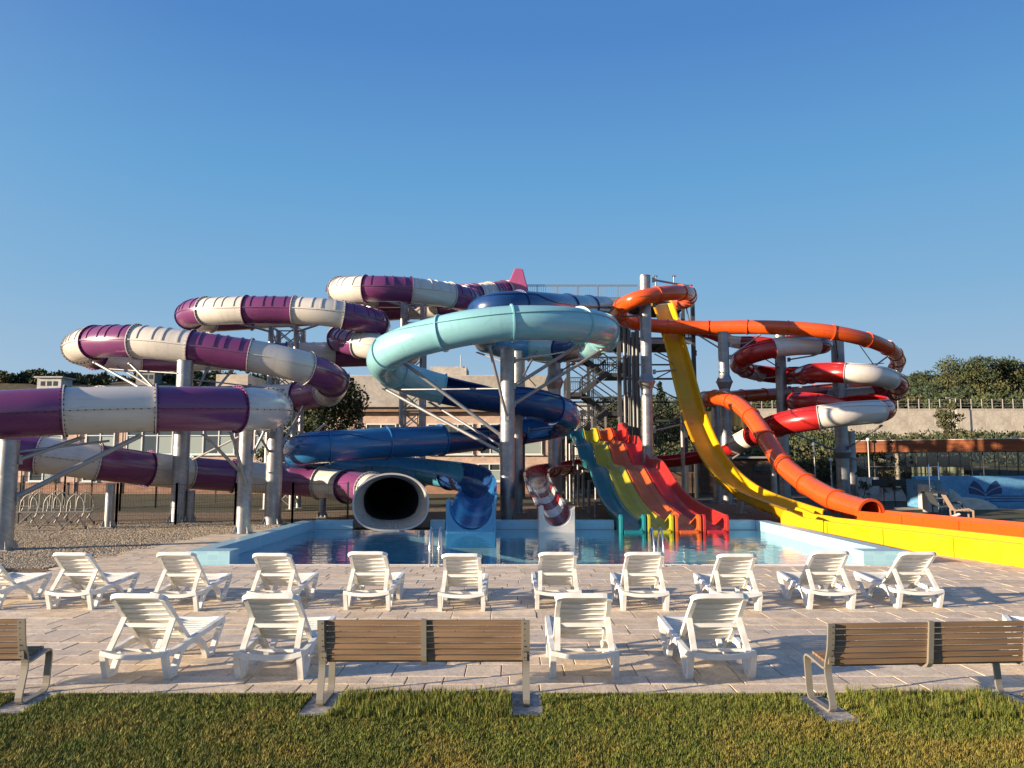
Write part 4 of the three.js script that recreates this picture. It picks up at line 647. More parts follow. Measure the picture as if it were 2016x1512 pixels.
// ---------------------------------------------------------------- grass
{
  const tuft = () => {
    const pos = [], idx = []; const n = 6;
    for (let i = 0; i < n; i++) { const a = rnd() * 6.28, r = rnd() * .03, h = rr(.6, 1), lean = rr(.1, .75), w = .0024, la = rnd() * 6.28, x = Math.cos(a) * r, z = Math.sin(a) * r; const dx = Math.cos(la) * lean * .045, dz = Math.sin(la) * lean * .045, px = -Math.sin(la) * w, pz = Math.cos(la) * w; const o = pos.length / 3; pos.push(x - px, 0, z - pz, x + px, 0, z + pz, x + dx * .4 - px * .8, h * .03, z + dz * .4 - pz * .8, x + dx * .4 + px * .8, h * .03, z + dz * .4 + pz * .8, x + dx, h * .052, z + dz); idx.push(o, o + 1, o + 2, o + 1, o + 3, o + 2, o + 2, o + 3, o + 4); }
    const g = new THREE.BufferGeometry(); g.setAttribute('position', new THREE.Float32BufferAttribute(pos, 3)); g.setIndex(idx); g.computeVertexNormals(); return g;
  };
  const mat = std(0xffffff, .75); const m = new THREE.Matrix4(), q = new THREE.Quaternion(), e = new THREE.Euler(), col = new THREE.Color();
  const field = (name, label, n, pick, hs) => {
    const per = Math.floor(n / 3);
    const root = new THREE.Group(); root.name = numbered(name); root.userData = { kind: 'stuff', label, category: 'grass' }; scene.add(root);
    for (let v = 0; v < 3; v++) {
      const im = new THREE.InstancedMesh(tuft(), mat, per); im.name = 'grass_blades'; im.userData.kind = 'stuff';
      for (let i = 0; i < per; i++) {
        const [x, z, hk, gk] = pick(); const s = hs * rr(.55, 1.25); e.set(rr(-.15, .15), rnd() * 6.28, rr(-.15, .15)); q.setFromEuler(e); m.compose(V(x, -.014, z), q, V(s, s * hk, s)); im.setMatrixAt(i, m);
        const dry = Math.max(0, Math.min(1, (fbm(x * 1.7 + 40, z * 1.7 + 40, 256, 3) - .47) * 2.4 - gk)), d2 = rnd() < .1 + .25 * dry ? 1 : dry * .8, k = rr(.7, 1.25);
        col.setRGB((.14 + .15 * d2) * k, (.165 + .05 * d2) * k, (.02 + .02 * d2) * k); im.setColorAt(i, col);
      }
      sh(im); root.add(im);
    }
  };
  const padX = []; scene.traverse(o => { if (o.name.startsWith('bench_footing')) padX.push([o.position.x, o.position.z]); });
  const inPad = (x, z) => padX.some(([c, d]) => Math.abs(x - c) < .16 && Math.abs(z - d) < .4);
  field('grass', 'short dry green grass of the foreground lawn', 135000, () => { for (;;) { const z = -rr(3.9, 8.0), x = rr(-1, 1) * (-z * .72 + .5); if (inPad(x, z)) continue; const tall = (x > -1.7 && x < -.0 && z < -7.25) || (x > 3.35 && x < 4.95 && z < -7.25); const edge = z < -7.5 ? .5 : 0; return [x, z, tall ? rr(1.3, 2.6) : 1 + edge * .4, tall ? 1 : edge]; } }, 1);
  field('grass', 'patch of grass beside the gravel by the paving corner', 14000, () => { for (;;) { const z = -rr(12, 18.1), x = -rr(9.9, 14.5); if (x < z * .73 || x > -10.1 - Math.max(0, -z - 16) * .9 && z < -16 || x > -10.1) continue; return [x, z, 1, .3]; } }, 1.25);
}

// ---------------------------------------------------------------- hillside
const ridgeTab = [[-600, 738], [-100, 740], [200, 752], [420, 748], [600, 756], [700, 775], [900, 806], [1150, 812], [1300, 808], [1450, 800], [1700, 788], [1800, 772], [2016, 748], [2600, 738]];
function lerpTab(t, x) { if (x <= t[0][0]) return t[0][1]; for (let i = 1; i < t.length; i++) if (x <= t[i][0]) { const k = (x - t[i - 1][0]) / (t[i][0] - t[i - 1][0]); return t[i - 1][1] + (t[i][1] - t[i - 1][1]) * k; } return t[t.length - 1][1]; }
const sst = (a, b, x) => { x = Math.max(0, Math.min(1, (x - a) / (b - a))); return x * x * (3 - 2 * x); };
const WALLZ = 110;
function hill(x, Z) {
  const px = 1008 + x / 170 * F, top = PY(lerpTab(ridgeTab, px), 170);
  const k = sst(6, 30, x);
  const hr = Z < 74 ? 0 : Z < WALLZ - .1 ? 6.1 * Math.pow((Z - 74) / (WALLZ - 74), .8) : 10 + (top - 10) * sst(WALLZ, 172, Z);
  const hl = top * sst(80, 172, Z);
  return hl * (1 - k) + hr * k + (Z > 76 ? (fbm(x * .11 + 50, Z * .11, 256, 3) - .5) * 1.2 * sst(76, 90, Z) : 0);
}
{
  const nx = 150, rows = []; for (let j = 0; j <= 90; j++) rows.push(64 + 300 * Math.pow(j / 90, 1.5)); rows.push(WALLZ - .15, WALLZ - .05); rows.sort((a, b) => a - b); const nz = rows.length - 1, pos = [], uv = [], idx = [];
  for (let j = 0; j <= nz; j++) for (let i = 0; i <= nx; i++) { const Z = rows[j], x = (i / nx - .5) * (260 + Z * 1.8); pos.push(x, hill(x, Z) - .06 - (Z < 70 ? .05 : 0), -Z); uv.push(x, Z); }
  for (let j = 0; j < nz; j++) for (let i = 0; i < nx; i++) { const a = j * (nx + 1) + i, b = a + 1, c = a + nx + 1; idx.push(a, b, c, b, c + 1, c); }
  const g = new THREE.BufferGeometry(); g.setAttribute('position', new THREE.Float32BufferAttribute(pos, 3)); g.setAttribute('uv', new THREE.Float32BufferAttribute(uv, 2)); g.setIndex(idx); g.computeVertexNormals();
  const t = tex(512, 512, (u, v) => { const n = fbm(u * 40, v * 40, 40, 4), m = fbm(u * 6, v * 6, 6, 4); const k = .4 + .9 * (n - .3); return [(.34 + .2 * m) * k, (.33 + .12 * m) * k, (.16 + .06 * m) * k]; }, true, .06);
  struct('hillside', g, std(0xffffff, .95, { map: t }));
}
// ---------------------------------------------------------------- leaves, trees
function leafGeo(w, l) { const g = new THREE.BufferGeometry(); g.setAttribute('position', new THREE.Float32BufferAttribute([0, 0, 0, w / 2, l * .45, w * .12, 0, l, 0, -w / 2, l * .45, w * .12, 0, l * .5, -.02 * l], 3)); g.setIndex([0, 1, 4, 1, 2, 4, 2, 3, 4, 3, 0, 4]); g.computeVertexNormals(); return g; }
const leafMat = std(0xffffff, .8), barkTex = tex(128, 256, (u, v) => { const n = fbm(u * 16, v * 6, 16, 4), k = .3 + .5 * n; return [.42 * k + .05, .35 * k + .05, .28 * k + .04]; }, true, 1), bark = std(0xffffff, .95, { map: barkTex });
const _m = new THREE.Matrix4(), _q = new THREE.Quaternion(), _e = new THREE.Euler(), _c = new THREE.Color();
function clumps(n, blobs, size, cols, name) {   // leaves spread through the shells of many blobs
  const im = new THREE.InstancedMesh(leafGeo(.75, 1.3), leafMat, n); im.name = name; im.userData.kind = 'stuff'; sh(im);
  let tot = 0; const cum = blobs.map(b => tot += b[3] * b[3]);
  for (let i = 0; i < n; i++) {
    const u = rnd() * tot; let k = 0, hi = blobs.length - 1; while (k < hi) { const md = (k + hi) >> 1; if (cum[md] < u) k = md + 1; else hi = md; }
    const [x, y, z, r, fy, ci] = blobs[k]; const th = rnd() * 6.283, cz = rr(-1, 1), sr = Math.sqrt(1 - cz * cz), d = r * Math.pow(rr(.18, 1), .45);
    const p = V(x + Math.cos(th) * sr * d, y + cz * d * fy, z + Math.sin(th) * sr * d); _e.set(rr(-1.5, 1.5), rnd() * 6.28, rr(-1.5, 1.5)); _q.setFromEuler(_e); const s = size * rr(.6, 1.4); _m.compose(p, _q, V(s, s, s)); im.setMatrixAt(i, _m);
    const c = cols[(ci ?? 0) % cols.length], w = rr(.6, 1.35); _c.setRGB(c[0] * w * rr(.9, 1.15), c[1] * w, c[2] * w); im.setColorAt(i, _c);
  }
  return im;
}
const GREEN = [[.035, .055, .018], [.05, .068, .02], [.028, .05, .02], [.075, .075, .022], [.06, .06, .02]];
function tree(name, label, cat, group, x, z, y0, h, r, n, leaf, cols, o = {}) {
  const g = thing(name, label, cat, group, V(x, y0, z)); const tr = o.trunk ?? h * .35, tw = o.tw ?? h * .022;
  const limbs = [rod(V(0, -.3, 0), V(rr(-.1, .1), tr, rr(-.1, .1)), tw * 1.25, 8, tw), rod(V(0, tr, 0), V(rr(-.2, .2), h * .8, rr(-.2, .2)), tw, 7, tw * .3)];
  const blobs = [];
  const nb = o.nb ?? 22;
  for (let i = 0; i < nb; i++) {
    const a = rnd() * 6.28, v = rnd(), yy = tr * .8 + (h - tr * .8) * v, prof = o.cone ? (1 - v) : Math.sqrt(Math.max(.05, 1 - Math.pow((v - .42) / .62, 2))), d = r * prof * Math.sqrt(rnd()) * .85, b = V(Math.cos(a) * d, yy, Math.sin(a) * d), br = r * rr(.2, .42) * (o.cone ? .35 + prof * .6 : 1) * (o.sparse ?? 1);
    blobs.push([b.x, b.y, b.z, br, .8, Math.floor(rnd() * cols.length)]);
    if (i % 2 === 0) limbs.push(rod(V(0, Math.min(h * .75, Math.max(tr * .7, yy * .7)), 0), b, tw * .45, 5, tw * .12));
  }
  part(g, 'trunk', M(limbs), bark); const c = clumps(n, blobs, leaf, cols, 'crown'); g.add(c); return g;
}
tree('leafy_tree', 'dark green broad tree in front of the pink building', 'tree', null, PX(636, 50), -50, 0, 7.9, 3.3, 17000, .17, [[.03, .05, .016], [.04, .06, .018], [.025, .042, .015]], { nb: 60, trunk: 1.6 });
tree('leafy_tree', 'small green tree behind the lattice mast', 'tree', null, PX(556, 49), -49, 0, 4.4, 1.7, 3600, .14, [[.035, .055, .017], [.05, .07, .02]], { nb: 20 });
tree('sapling', 'thin sapling by the fence in front of the pink building', 'sapling', 'young trees', PX(114, 40), -40, 0, 3.3, .55, 260, .12, [[.06, .08, .02], [.08, .09, .02]], { nb: 9, tw: .03, trunk: 1.6 });
tree('sapling', 'thin sapling near the glass pavilion beside the orange runout', 'sapling', 'young trees', PX(1699, 43), -43, 0, 2.6, .5, 240, .1, [[.03, .04, .015], [.045, .05, .02]], { nb: 9, tw: .025, trunk: .6 });
tree('sapling', 'taller thin sapling in front of the pavilion column', 'sapling', 'young trees', PX(1760, 44), -44, 0, 4.0, .55, 420, .1, [[.03, .04, .015], [.05, .055, .02]], { nb: 12, tw: .03, trunk: .8 });
tree('sapling', 'reddish thin sapling beside the taller one', 'sapling', 'young trees', PX(1737, 45), -45, 0, 3.2, .7, 240, .1, [[.07, .05, .025], [.06, .055, .02]], { nb: 9, tw: .025, trunk: .9 });
// hillside shrubs below and above the retaining wall
{
  const blobs = []; let k = 0;
  while (blobs.length < 640) { const Z = rr(76, WALLZ - 3), x = rr(PX(1120, Z), PX(2120, Z)); if (Z < 86 && x > PX(1660, Z)) continue; const r = rr(.8, 2.1) * (k++ % 7 ? 1 : 1.35) * (Z > 96 && x > PX(1640, Z) ? .55 : 1); if (Z > 105) continue; blobs.push([x, hill(x, Z) + r * .35, -Z, r, .78, Math.floor(rnd() * 5)]); }
  for (let q = 0; q < 260; q++) { const Z = rr(88, 107), x = rr(PX(1560, Z), PX(2120, Z)), r = rr(.7, 1.25); blobs.push([x, hill(x, Z) + r * .3, -Z, r, .8, Math.floor(rnd() * 5)]); }
  const im = clumps(120000, blobs, .26, GREEN, 'shrub_thicket'); im.userData = { kind: 'stuff', label: 'dense green shrubs covering the slope below the wall', category: 'shrubs' }; scene.add(im);
  const b2 = []; while (b2.length < 420) { const Z = rr(WALLZ + 6, 200), x = rr(PX(1130, Z), PX(2200, Z)); const px = 1008 + x / Z * F; if (px < 1480 && rnd() < .45) continue; const r = rr(1.3, 2.6); b2.push([x, hill(x, Z) + r * .45, -Z, r, .85, Math.floor(rnd() * 5)]); }
  const i2 = clumps(90000, b2, .42, GREEN.map(c => c.map(v => v * .9)), 'woodland'); i2.userData = { kind: 'stuff', label: 'dark woodland on the hill above the retaining wall', category: 'woodland' }; scene.add(i2);
  const b3 = []; while (b3.length < 240) { const Z = rr(150, 200), px = rr(-150, 860), x = PX(px, Z), r = rr(1.0, 1.9) * (px > 600 ? .5 : 1); b3.push([x, hill(x, Z) + r * .2, -Z, r, .85, Math.floor(rnd() * 5)]); }
  const i3 = clumps(32000, b3, .6, GREEN.map(c => c.map(v => v * .8)), 'woodland'); i3.userData = { kind: 'stuff', label: 'far dark trees on the ridge behind the purple slide', category: 'woodland' }; scene.add(i3);
}
[[1770, 165, 754, 3.6, 'rounded tree at the low end of the hilltop row'], [1835, 160, 740, 4.2, 'broad tree beside the tall wide hilltop tree'], [1895, 150, 717, 5.4, 'tall wide tree on the hill behind the street lamp'], [1945, 148, 714, 5.4, 'tallest dense tree on the hilltop'], [1992, 150, 718, 5, 'dark dense tree beside the tallest hilltop tree'], [2060, 150, 712, 5, 'dense tree at the far end of the hilltop row']].forEach(([px, Z, ty, r, l]) => { const x = PX(px, Z), y0 = hill(x, Z) - .3, h = Math.max(4, PY(ty, Z) - y0); tree('hill_tree', l, 'tree', 'trees along the hilltop', x, -Z, y0, h, r, 5200, .32, GREEN, { nb: 46, trunk: h * .15 }); });
tree('hill_tree', 'pale leafy tree seen through the stair tower', 'tree', 'trees behind the tower', PX(1212, 96), -96, hill(PX(1212, 96), 96) - .3, 8.2, 3.6, 3600, .24, [[.07, .08, .035], [.06, .07, .03]], { nb: 34 });
tree('spruce_tree', 'pointed dark spruce behind the yellow slide', 'tree', null, PX(1302, 110), -110, hill(PX(1302, 110), 110) - .3, 6.6, 2.0, 3200, .22, [[.02, .035, .02], [.03, .045, .025]], { nb: 60, cone: true, trunk: .8 });
tree('hill_tree', 'bushy tree below the spruce', 'tree', 'trees behind the tower', PX(1335, 100), -100, hill(PX(1335, 100), 100) - .3, 5.4, 3.2, 3200, .26, GREEN, { nb: 30, trunk: 1 });
tree('hill_tree', 'slender tree standing in front of the retaining wall', 'tree', 'trees on the slope', PX(1878, 100), -100, hill(PX(1878, 100), 100) - .3, 5.6, 1.9, 1500, .26, [[.06, .065, .025], [.05, .055, .02]], { nb: 20, trunk: 1.6 });
// ---------------------------------------------------------------- retaining wall with fence and lamps
const stucco = (r, g, b, s = .35) => std(C(r, g, b), .9, { map: tex(256, 256, (u, v) => { const n = fbm(u * 24, v * 24, 24, 4), m = fbm(u * 3, v * 5, 5, 4); const k = .88 + .16 * (n - .5) + .22 * (m - .5); return [k, k, k * .99]; }, true, s) });
{
  const w = thing('retaining_wall', 'long pale concrete retaining wall across the hillside', 'wall'); const mt = stucco(.62, .55, .46, .2);
  const x0 = PX(1485, WALLZ), x1 = PX(2300, WALLZ), n = 16; for (let i = 0; i < n; i++) { const a = x0 + (x1 - x0) * i / n, b = x0 + (x1 - x0) * (i + 1) / n - .03; part(w, 'wall_panel', boxG(b - a, 4.6, .5, (a + b) / 2, 7.85, -WALLZ), mt); part(w, 'coping', boxG(b - a, .16, .62, (a + b) / 2, 10.2, -WALLZ), stucco(.6, .55, .48)); }
  const f = thing('hill_fence', 'thin post fence on top of the retaining wall', 'fence'); const fm = std(C(.35, .33, .3), .8);
  for (let i = 0; i < 40; i++) { const x = x0 + (x1 - x0) * i / 39; part(f, 'fence_post', boxG(.09, 1.7, .09, x, 10.9, -WALLZ - .5), fm); }
  for (const y of [10.7, 11.1, 11.6]) part(f, 'fence_wire', boxG(x1 - x0, .025, .025, (x0 + x1) / 2, y, -WALLZ - .5), fm);
}
function lamp(px, Z, topPy, y0, label, arm = 1) { const x = PX(px, Z), top = PY(topPy, Z); const g = thing('street_lamp', label, 'lamp post', 'lamp posts', V(x, y0, -Z)); const h = top - y0; const m = std(C(.5, .48, .44), .6, { metalness: .3 }); part(g, 'mast', rod(V(0, -.3, 0), V(0, h, 0), .07, 8, .045), m); if (arm) { part(g, 'arm', rod(V(0, h, 0), V(-arm, h + .12, 0), .035, 6), m); part(g, 'lamp_head', boxG(.5, .1, .2, -arm - .2, h + .12, 0), m); } else part(g, 'lamp_head', new THREE.SphereGeometry(.17, 12, 8).translate(0, h + .1, 0), std(C(.7, .68, .6), .4)); return g; }
lamp(1889, WALLZ - 1.2, 785, 6.8, 'street lamp rising in front of the concrete retaining wall', .9);
lamp(1604, 66, 877, 0, 'slim lamp post between the red slide and the pavilion', 0);
lamp(1636, 64, 908, 0, 'shorter lamp post beside the grey slide posts', 0);
lamp(1711, 70, 868, 0, 'lamp post behind the pavilion roof end', 0);
// ---------------------------------------------------------------- pink building
{
  const g = thing('pink_building', 'long pale pink building with grey roof and rows of windows behind the slides', 'building');
  const Z = 62, wallM = stucco(.68, .5, .41, .5), base = stucco(.42, .24, .17, .5), roofM = stucco(.5, .46, .42, .2), whiteM = std(C(.7, .7, .68), .5), glass = new THREE.MeshPhysicalMaterial({ color: C(.05, .065, .07), roughness: .06, metalness: 0, clearcoat: 1, clearcoatRoughness: .03, side: THREE.DoubleSide }), curtain = std(C(.3, .36, .34), .8);
  const x0 = PX(-160, Z), xs = PX(560, Z), x1 = PX(1086, Z), e = PY(812, Z);
  const e2 = PY(828, Z); part(g, 'wall', boxG(x1 - xs, e + .1, 9, (xs + x1) / 2, e / 2 - .05, -Z - 4.5), wallM); part(g, 'wall', boxG(xs - x0, e2 + .1, 8.6, (x0 + xs) / 2, e2 / 2 - .05, -Z - 4.305), wallM); part(g, 'flat_roof', boxG(xs - x0 + .3, .25, 9.2, (x0 + xs) / 2 - .2, e2 + .16, -Z - 4.4), stucco(.4, .36, .32, .2));
  part(g, 'plinth', boxG(x1 - x0 + .08, .95, .1, (x0 + x1) / 2, .45, -Z + .02), base);
  part(g, 'eave', boxG(x1 - xs + 1.2, .35, 1.6, (xs + x1) / 2, e + .2, -Z - .2), stucco(.36, .24, .18));
  const rs = new THREE.Shape(); rs.moveTo(.9, 0); rs.lineTo(-5.5, 2.5); rs.lineTo(-9.5, 2.5); rs.lineTo(-9.5, 0); const rg = new THREE.ExtrudeGeometry(rs, { depth: x1 - xs + 1.2, bevelEnabled: false }); rg.rotateY(-Math.PI / 2); rg.rotateY(Math.PI); rg.rotateY(0);
  { const pos = rg.attributes.position; const bb = new THREE.Box3().setFromBufferAttribute(pos); rg.translate(xs - .6 - bb.min.x, e + .38, 0); const b2 = new THREE.Box3().setFromBufferAttribute(pos); /* front edge toward the camera */ const zf = b2.max.z; rg.translate(0, 0, -Z + .9 - zf); }
  part(g, 'roof', rg, roofM);
  const ux0 = PX(640, 68), ux1 = PX(964, 68), ut = PY(742, 68); part(g, 'upper_storey', boxG(ux1 - ux0, ut - e, 5, (ux0 + ux1) / 2, (ut + e) / 2, -71), stucco(.56, .47, .38, .4));
  part(g, 'upper_storey', boxG(PX(915, 70) - PX(842, 70), 1.3, 4, PX(880, 70), ut + .6, -72.5), stucco(.55, .5, .44, .4));
  part(g, 'upper_roof', boxG(ux1 - ux0 + .8, .18, 5.8, (ux0 + ux1) / 2, ut + .09, -71), stucco(.6, .55, .5, .4));
  const lx0 = PX(405, 66), lx1 = PX(470, 66); part(g, 'upper_storey', boxG(lx1 - lx0, PY(733, 66) - e, 5, (lx0 + lx1) / 2, (PY(733, 66) + e) / 2, -70), stucco(.55, .48, .4, .4));
  const win = (px0, px1, py0, py1, zz = Z, n = 2) => {
    const a = PX(px0, zz), b = PX(px1, zz), t = PY(py0, zz), o = PY(py1, zz), w = part(g, 'window', boxG(b - a, t - o, .06, (a + b) / 2, (t + o) / 2, -zz + .02), glass);
    const fr = [boxG(b - a + .1, .1, .1, (a + b) / 2, t + .03, -zz + .06), boxG(b - a + .1, .1, .1, (a + b) / 2, o - .03, -zz + .06)]; for (let i = 0; i <= n; i++) fr.push(boxG(.09, t - o, .1, a + (b - a) * i / n, (t + o) / 2, -zz + .058)); fr.push(boxG(b - a, .07, .09, (a + b) / 2, o + (t - o) * .62, -zz + .054));
    part(w, 'frame', M(fr), whiteM); part(w, 'sill', boxG(b - a + .3, .07, .22, (a + b) / 2, o - .12, -zz + .1), whiteM);
    for (let i = 0; i < n; i++) if ((i + Math.round(px0)) % 3 !== 0) part(w, 'curtain', boxG((b - a) / n - .14, (t - o) * .56, .02, a + (b - a) * (i + .5) / n, o + (t - o) * .3, -zz + .055), curtain);
  };
  for (const a of [[168, 223, 2], [248, 338, 3], [368, 460, 3], [500, 545, 2], [60, 120, 2], [720, 778, 2], [842, 930, 3], [945, 985, 2], [1028, 1066, 1]]) win(a[0], a[1], 836, 893, Z, a[2]);
  for (const a of [[60, 112, 2], [165, 192, 1], [838, 918, 2], [942, 985, 2], [735, 780, 2]]) win(a[0], a[1], 914, 946, Z, a[2]);
  for (const a of [[700, 752, 3], [762, 800, 1], [826, 880, 2], [925, 945, 1]]) win(a[0], a[1], 757, 775, 68.45, a[2]);
  for (const px of [45, 150, 240, 352, 480, 610, 700, 820, 1000]) part(g, 'downpipe', rod(V(PX(px, Z), .05, -Z + .12), V(PX(px, Z), e, -Z + .12), .07, 8), stucco(.5, .36, .28));
  const an = std(C(.4, .4, .4), .5); part(g, 'antenna', M([rod(V(PX(905, 70), ut + 1.2, -70.4), V(PX(905, 70), ut + 2.3, -70.4), .04, 6)]), an);
}
{ // far houses
  const hs = [[98, 135, 746, 4.2, 3.4, 'flat roofed white house on the far ridge', .6], [285, 150, 742, 3.6, 3.2, 'small red roofed house among the ridge trees', .3], [1162, 104, 800, 4.2, 3.4, 'white hillside house seen through the tower stairs', .75]];
  for (const [px, Z, py, w, d, l, c] of hs) { const x = PX(px, Z), y = hill(x, Z), top = Math.max(y + 2.2, PY(py, Z)); const g = thing('far_house', l, 'house', null, V(x, y - .4, -Z)); const h = top - y + .4; const wm = stucco(c, c * .97, c * .92); part(g, 'wall', boxG(w, h, d, 0, h / 2, 0), wm); part(g, 'roof', boxG(w + .8, .25, d + .8, 0, h + .12, 0), c < .4 ? std(C(.2, .06, .04), .8) : stucco(.5, .5, .5)); for (const s of [-1.1, 0, 1.1]) part(g, 'window', boxG(.7, .8, .04, s, h - 1.0, d / 2 + .03), std(C(.04, .05, .06), .2)); }
}
// ---------------------------------------------------------------- brown clad building behind the yellow slide
{
  const Z = 63, x0 = PX(1284, Z), x1 = PX(1528, Z), h = PY(903, Z); const g = thing('clad_building', 'low brown timber clad building behind the yellow slide', 'building');
  const cl = [0, 1, 2].map(i => stucco(.2 - i * .02, .11 - i * .01, .065, .5)); part(g, 'wall', boxG(x1 - x0 - .1, h, 8, (x0 + x1) / 2, h / 2, -Z - 4.1), cl[2]);
  const n = Math.floor(h / .2); for (let i = 0; i < n; i++) part(g, 'cladding_board', boxG(x1 - x0, .185, .05, (x0 + x1) / 2, .1 + i * .2, -Z - .05), cl[i % 3]);
  part(g, 'roof_edge', boxG(x1 - x0 + .5, .16, 8.6, (x0 + x1) / 2, h + .1, -Z - 4.0), std(C(.3, .3, .3), .7));
  const wm = std(C(.02, .025, .03), .15); for (const px of [1312, 1345, 1500]) part(g, 'window', boxG(1.4, .6, .06, PX(px, Z), h - .75, -Z + .01), wm);
}
// ---------------------------------------------------------------- glass pavilion with timber fascia
{
  const g = thing('glass_pavilion', 'glass walled pavilion under a long orange timber roof edge', 'building');
  const A = V(PX(1681, 72), 0, -72), B = V(PX(2180, 63), 0, -63), L = A.distanceTo(B), yaw = Math.atan2(-(B.z - A.z), B.x - A.x); g.position.copy(A); g.rotation.y = yaw;
  const top = PY(869, 72), bot = PY(891, 72); const tim = [0, 1, 2].map(i => { const t = woodTex.clone(); t.offset.set(i * .3, i * .2); t.repeat.set(.12, .6); t.needsUpdate = true; return std(C(.9 - i * .06, .38 - i * .02, .16), .75, { map: t }); });
  const nb = 5; for (let i = 0; i < nb; i++) for (let k = 0; k < 3; k++) part(g, 'fascia_board', boxG(L / nb - .012, (top - bot) / 3 - .008, .14, L * (i + .5) / nb, bot + (top - bot) * (k + .5) / 3, .9), tim[(i + k) % 3]);
  part(g, 'roof_slab', boxG(L, top - bot - .05, 9, L / 2, (top + bot) / 2, -3.7), std(C(.25, .22, .2), .8)); part(g, 'roof_flashing', boxG(L + .1, .05, 9.3, L / 2, top + .03, -3.65), std(C(.55, .55, .54), .5));
  const gl = new THREE.MeshPhysicalMaterial({ color: C(.75, .8, .8), roughness: .02, transmission: 1, thickness: 0, side: THREE.DoubleSide }), fm = std(C(.05, .05, .05), .5);
  const np = 22; for (let i = 0; i < np; i++) { const x = L * (i + .5) / np; const pn = part(g, 'glass_pane', boxG(L / np - .06, bot - .12, .02, x, bot / 2 + .05, -.4), gl); part(pn, 'mullion', boxG(.06, bot, .1, L * i / np, bot / 2, -.4), fm); part(pn, 'transom', boxG(L / np - .06, .05, .08, x, bot * .62, -.405), fm); }
  const cm = stucco(.66, .56, .4); for (const x of [3.6, 14.2, 24.0]) part(g, 'column', rod(V(x, 0, .35), V(x, bot, .35), .24, 20), cm);
  part(g, 'floor_slab', boxG(L, .1, 9, L / 2, .0, -3.6), stucco(.4, .36, .3));
  part(g, 'back_wall', boxG(L * .42, bot * .9, .2, L * .3, bot * .45, -7.6), stucco(.3, .27, .22)); part(g, 'inner_wall', boxG(4.2, bot * .62, .2, L * .36, bot * .3, -3.2), stucco(.7, .6, .42));
  for (let i = 0; i < 9; i++) part(g, 'inner_post', boxG(.09, bot, .09, 1 + i * 1.55, bot / 2, -4.5 - (i % 3)), fm);
  for (const [x, y] of [[5.6, .25], [13, .3]]) part(g, 'roof_vent', M([rod(V(x, top, -1), V(x, top + y, -1), .1, 10), new THREE.CylinderGeometry(.18, .18, .1, 12).translate(x, top + y, -1)]), MAT.steel);
}
